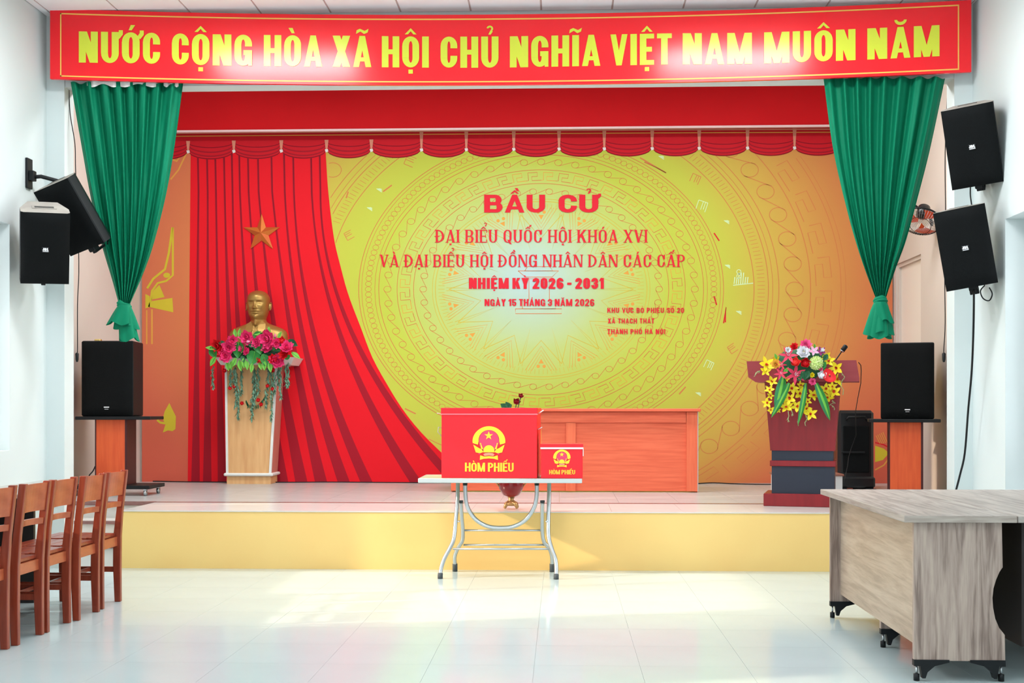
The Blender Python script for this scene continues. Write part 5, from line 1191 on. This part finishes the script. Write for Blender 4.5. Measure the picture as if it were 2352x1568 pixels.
# ================================================================== chairs on the left
def chair(loc, label):
    t = thing('wooden_chair', label, 'chair', loc, 0, 'red-brown wooden chairs in a row')
    # local: back at x=0 facing -x, width along y
    wd = .365; y0, y1 = -wd / 2, wd / 2; lw = .034
    path = [(0, 0), (-.006, .25), (-.004, .45), (.012, .62), (.045, .905)]
    for yy in (y0 + lw / 2, y1 - lw / 2):
        b = MB(); n = len(path); vs = []
        for i, (px_, z) in enumerate(path):
            hw = .026 if 0 < i < 3 else .021
            for dx, dy in ((-hw, -lw / 2), (hw, -lw / 2), (hw, lw / 2), (-hw, lw / 2)): vs.append((px_ + dx, yy + dy, z))
        fs = [(4 * i + k, 4 * i + (k + 1) % 4, 4 * i + 4 + (k + 1) % 4, 4 * i + 4 + k) for i in range(n - 1) for k in range(4)] + [(3, 2, 1, 0), tuple(4 * (n - 1) + k for k in range(4))]
        b.add(vs, fs, CHAIRW); bevel(obj('back_leg', b, t, local=True), .004)
    for yy in (y0 + .02, y1 - .02): bevel(obj('leg', MB().hexa([(-.405, yy - .013, 0), (-.378, yy - .013, 0), (-.378, yy + .013, 0), (-.405, yy + .013, 0)], [(-.41, yy - .019, .43), (-.37, yy - .019, .43), (-.37, yy + .019, .43), (-.41, yy + .019, .43)], CHAIRW), t, local=True), .003)
    def curved(z0, z1, x_of, th, m_, bow=.022, name='top_rail', ya=y0 + lw, yb=y1 - lw):
        b = MB(); N_ = 8; vs = []
        for i in range(N_ + 1):
            u = i / N_; y = ya + (yb - ya) * u; c = -bow * (1 - (2 * u - 1) ** 2)
            for z, xx in ((z0, x_of(z0)), (z1, x_of(z1))):
                vs.append((xx + c - th / 2, y, z)); vs.append((xx + c + th / 2, y, z))
        fs = []
        for i in range(N_):
            a = 4 * i; fs += [(a, a + 4, a + 6, a + 2), (a + 1, a + 3, a + 7, a + 5), (a + 2, a + 6, a + 7, a + 3), (a, a + 1, a + 5, a + 4)]
        fs += [(0, 2, 3, 1), (4 * N_, 4 * N_ + 1, 4 * N_ + 3, 4 * N_ + 2)]
        b.add(vs, fs, m_, smooth=False); obj(name, b, t, local=True)
    xo = lambda z: .012 + (z - .62) * .116 if z > .62 else .0
    curved(.735, .895, xo, .02, CHAIRF, name='top_panel'); curved(.655, .69, xo, .02, CHAIRF, bow=.03, name='back_slat')
    seat = MB()
    for k in range(5): seat.bbox(-.42 + k * .081, -.42 + k * .081 + .0795, y0 - .004 + (.03 if k == 4 else 0), y1 + .004 - (.03 if k == 4 else 0), .45, .472, CHAIRW, .003)
    obj('seat', seat, t, local=True)
    obj('apron', MB().box(-.02, .0, y0 + lw, y1 - lw, .385, .447, CHAIRF).box(-.4, -.38, y0 + .03, y1 - .03, .385, .447, CHAIRW).box(-.38, -.02, y0 + .006, y0 + .026, .385, .447, CHAIRW).box(-.38, -.02, y1 - .026, y1 - .006, .385, .447, CHAIRW), t, local=True)
    for yy in (y0 + .01, y1 - .03): obj('stretcher', MB().box(-.385, -.02, yy, yy + .02, .205, .24, CHAIRW), t, local=True)
    obj('stretcher', MB().box(-.21, -.19, y0 + .03, y1 - .03, .21, .235, CHAIRW), t, local=True)
    return t
cx_ = PZ(280, 1380, 0).x - .02
cys = [PZ(280, 1380, 0).y - .182, PZ(230, 1404, 0).y - .182, PZ(164, 1429, 0).y - .182, PZ(102, 1456, 0).y - .182, PZ(23, 1489, 0).y - .182]
labs = ['reddish wooden chair at the far end of the row, nearest the stage', 'reddish wooden chair, second from the stage in the left row', 'reddish wooden chair in the middle of the left row of five', 'reddish wooden chair, second nearest to the viewer in the left row', 'reddish wooden chair nearest to the viewer, cut by the left edge']
c0 = chair((cx_, cys[0], 0), labs[0])
for i in range(1, 5):
    px_ = ((280, 1380), (230, 1404), (164, 1429), (102, 1456), (23, 1489))[i]
    dup(c0, (PZ(*px_, 0).x - .02, cys[i], 0), label=labs[i])
# dark table the chairs stand at
tb = thing('dark_table', 'dark bodied table with grey top along the left wall behind the chairs', 'table', (-3.85, 7.2, 0))
obj('tabletop', MB().bbox(-4.2, -3.52, 5.6, 8.55, .745, .772, mat('grey_top', '#8E8C8A', .4), .004), tb)
obj('modesty_panel', MB().box(-4.1, -4.08, 5.7, 8.45, .2, .745, DARKB), tb)
for yy in (5.65, 7.1, 8.48): obj('end_panel', MB().box(-4.15, -3.6, yy, yy + .03, .0, .745, mat('charcoal_panel', '#33312F', .5)), tb)

# ================================================================== desks on the right
def bracket(t, x0, dirx, yc, z=.105, nm='foot_bracket'):
    pts = [(0, 0), (0, .0), (.17, 0), (.17, -.012), (.10, -.03), (.065, -.06), (.055, -.09), (.04, -.09), (.03, -.03), (0, -.03)]
    pts = pts[1:]; b = MB(); M_ = Matrix.Translation((x0, yc - .018, z)) @ Matrix.Diagonal((dirx, 1, 1, 1))
    b.prism(pts[::-1], .036, BLKP, M_)
    obj(nm, b, t)
    obj('leveller', MB().tube([(x0 + dirx * .016, yc, z - .03), (x0 + dirx * .016, yc, .03)], .006, STEEL, 8).tube([(x0 + dirx * .016, yc, .034), (x0 + dirx * .016, yc, .002)], .015, BLKP, 10), t)
Yn = 6.19; DZ = P(2075, 1184, Yn).z; dx0 = P(2077, 1190, Yn).x; Yfar = PZ(1884, 1123, DZ).y; sx_ = PX(2078, 1123, 0.0001).x if False else PZ(2078, 1123, DZ).x
dk = thing('office_desk', 'grey-brown wood laminate desk with notched end panel in the right foreground', 'desk', (dx0 + .3, 7.2, 0))
th_ = .033
obj('desktop', MB().bbox(dx0, sx_ - .0015, Yn, Yfar, DZ - th_, DZ, DESKT, .003), dk)
obj('edge_band', MB().box(dx0 + .002, sx_ - .003, Yn - .002, Yn + .001, DZ - th_ + .001, DZ - .001, DESKX), dk)
px0_ = P(2099, 1400, Yn + .04).x; px1_ = P(2309, 1500, Yn + .04).x
zz = lambda py: P(2200, py, Yn + .04).z
xq = lambda px: P(px, 1400, Yn + .04).x
pts = [(px0_, .1), (px0_, DZ - th_), (xq(2301), DZ - th_), (xq(2303), zz(1302))]
for px_, py_ in ((2296, 1312), (2288, 1330), (2282, 1350), (2279.5, 1372), (2281, 1395), (2286, 1420), (2295, 1441), (2308, 1457)): pts.append((xq(px_), zz(py_)))
pts.append((px1_, .1))
Mn = Matrix.Translation((0, Yn + .04, 0))
obj('end_panel', MB().prism(pts, .025, DESKZ, Mn), dk, label='near end panel with curved notch')
obj('end_panel', MB().prism([(p, q if q > .2 else .105) for p, q in pts], .025, DESKZ, Matrix.Translation((P(1907, 1200, Yfar - .1).x - px0_, Yfar - .1, 0))), dk)
Ym = PZ(2040, 1487, 0).y
obj('middle_panel', MB().prism([(p, q if q > .2 else .105) for p, q in pts], .025, DESKZ, Matrix.Translation((P(2023, 1450, Ym).x - px0_, Ym, 0))), dk)
zm_a = PX(2098, 1470, px0_ + .03).z
obj('modesty_panel', MB().box(px0_ + .05, px0_ + .068, Yn + .066, Yfar - .1, .15, DZ - th_, DESKY), dk)
for yy, xo_ in ((Yn + .052, px0_), (Yfar - .088, P(1907, 1200, Yfar - .1).x), (Ym + .012, P(2023, 1450, Ym).x)):
    bracket(dk, xo_, 1, yy)
    bracket(dk, xo_ + (px1_ - px0_), -1, yy)
d2 = thing('office_desk', 'second wood laminate desk pushed against the first, cut by the right edge', 'desk', (sx_ + .3, 7.2, 0))
obj('desktop', MB().bbox(sx_ + .0015, WR - .06, Yn + .0, Yfar, DZ - th_, DZ, DESKT, .003), d2)
obj('modesty_panel', MB().box(sx_ + .055, sx_ + .075, Yn + .1, Yfar - .1, .16, DZ - th_, DARKB), d2, label='dark brown inner panel')
for yy in (Yfar - .1, 7.1): obj('end_panel', MB().box(sx_ + .08, WR - .1, yy, yy + .025, .105, DZ - th_, DARKB), d2); bracket(d2, sx_ + .08, 1, yy + .012); bracket(d2, WR - .1, -1, yy + .012)
obj('end_panel', MB().box(sx_ + .35, WR - .1, Yn + .05, Yn + .075, .105, DZ - th_, DESKZ), d2); bracket(d2, sx_ + .35, 1, Yn + .062); bracket(d2, WR - .1, -1, Yn + .062)

# ================================================================== cables
def cable(nm, pts, r, label, plug=None):
    t = thing(nm, label, 'cable', tuple(Vector(pts[-1])))
    obj('wire', MB().tube(cv(pts, 5), r, BLKP, 6), t)
    if plug: p = Vector(pts[-1]); obj('plug', MB().tube([p + Vector((0, 0, .01)), p, p + Vector((0, 0, -.05)), p + Vector((0, 0, -.07))], [.006, .016, .014, .008], BLKP, 8), t)
Yw = 12.3
lw_ = lambda x, y: PX(x, y, SL + .02)
cable('hanging_cable', [P(158, 186, YF + .1), P(161, 260, YF + .1), P(172, 330, YF + .12), P(174, 400, YF + .14), P(181, 600, YF + .2), P(178, 700, YF + .22), P(178, 800, YF + .24), P(177, 812, YF + .24)], .004, 'thin dark cable with plug hanging beside the left green curtain', True)
cable('hanging_cable', [P(2178, 176, YF + .26), P(2171, 350, YF + .26), P(2172, 500, YF + .26), P(2170, 640, YF + .26), P(2171, 740, YF + .26), P(2168, 800, YF + .26), P(2168, 812, YF + .26)], .004, 'thin dark cable with plug hanging beside the right green curtain', True)
cable('speaker_cable', [P(2237, 665, 9.75), P(2236, 750, 9.9), P(2232, 850, 10.0), P(2224, 940, 10.1), P(2216, 1040, 10.2), P(2205, 1090, 10.2), P(2196, 1125, 10.2)], .008, 'thick black cable hanging from the lower right wall loudspeaker')
cable('speaker_cable', [P(2229, 430, 9.75), P(2229, 450, 9.8), P(2233, 478, 9.8)], .005, 'short black cable between the two right wall loudspeakers')
cable('looped_cable', [P(2262, 655, 9.7), P(2252, 668, 9.7), P(2258, 685, 9.7), P(2272, 690, 9.7), P(2279, 675, 9.7), P(2272, 660, 9.7)], .005, 'black cable loop under the lower right wall loudspeaker')
cable('floor_cable', [PZ(331, 1104, SZ + .006), PZ(430, 1106, SZ + .006), PZ(660, 1107, SZ + .006), PZ(760, 1106.5, SZ + .006), PZ(960, 1108, SZ + .006), PZ(1100, 1108, SZ + .006)], .006, 'black cable along the foot of the backdrop on the left')
cable('floor_cable', [PZ(1604, 1110, SZ + .006), PZ(1640, 1108.5, SZ + .006), PZ(1700, 1111, SZ + .006), PZ(1775, 1112, SZ + .006)], .006, 'black cable on the stage floor right of the long table')
cable('floor_cable', [PZ(1960, 1122, SZ + .006), PZ(1985, 1118, SZ + .006), PZ(1995, 1122, SZ + .006), PZ(2012, 1124, SZ + .006)], .008, 'tangled black cable beside the portable loudspeaker')
cable('speaker_wire', [P(219, 1070, Ys - .16), P(213, 1082, Ys - .16), P(204, 1094, Ys - .17), P(199, 1120, Ys - .18), Vector((P(197, 1140, Ys - .18).x, Ys - .18, SZ + .006))], .006, 'black wire at the foot of the left speaker stand')
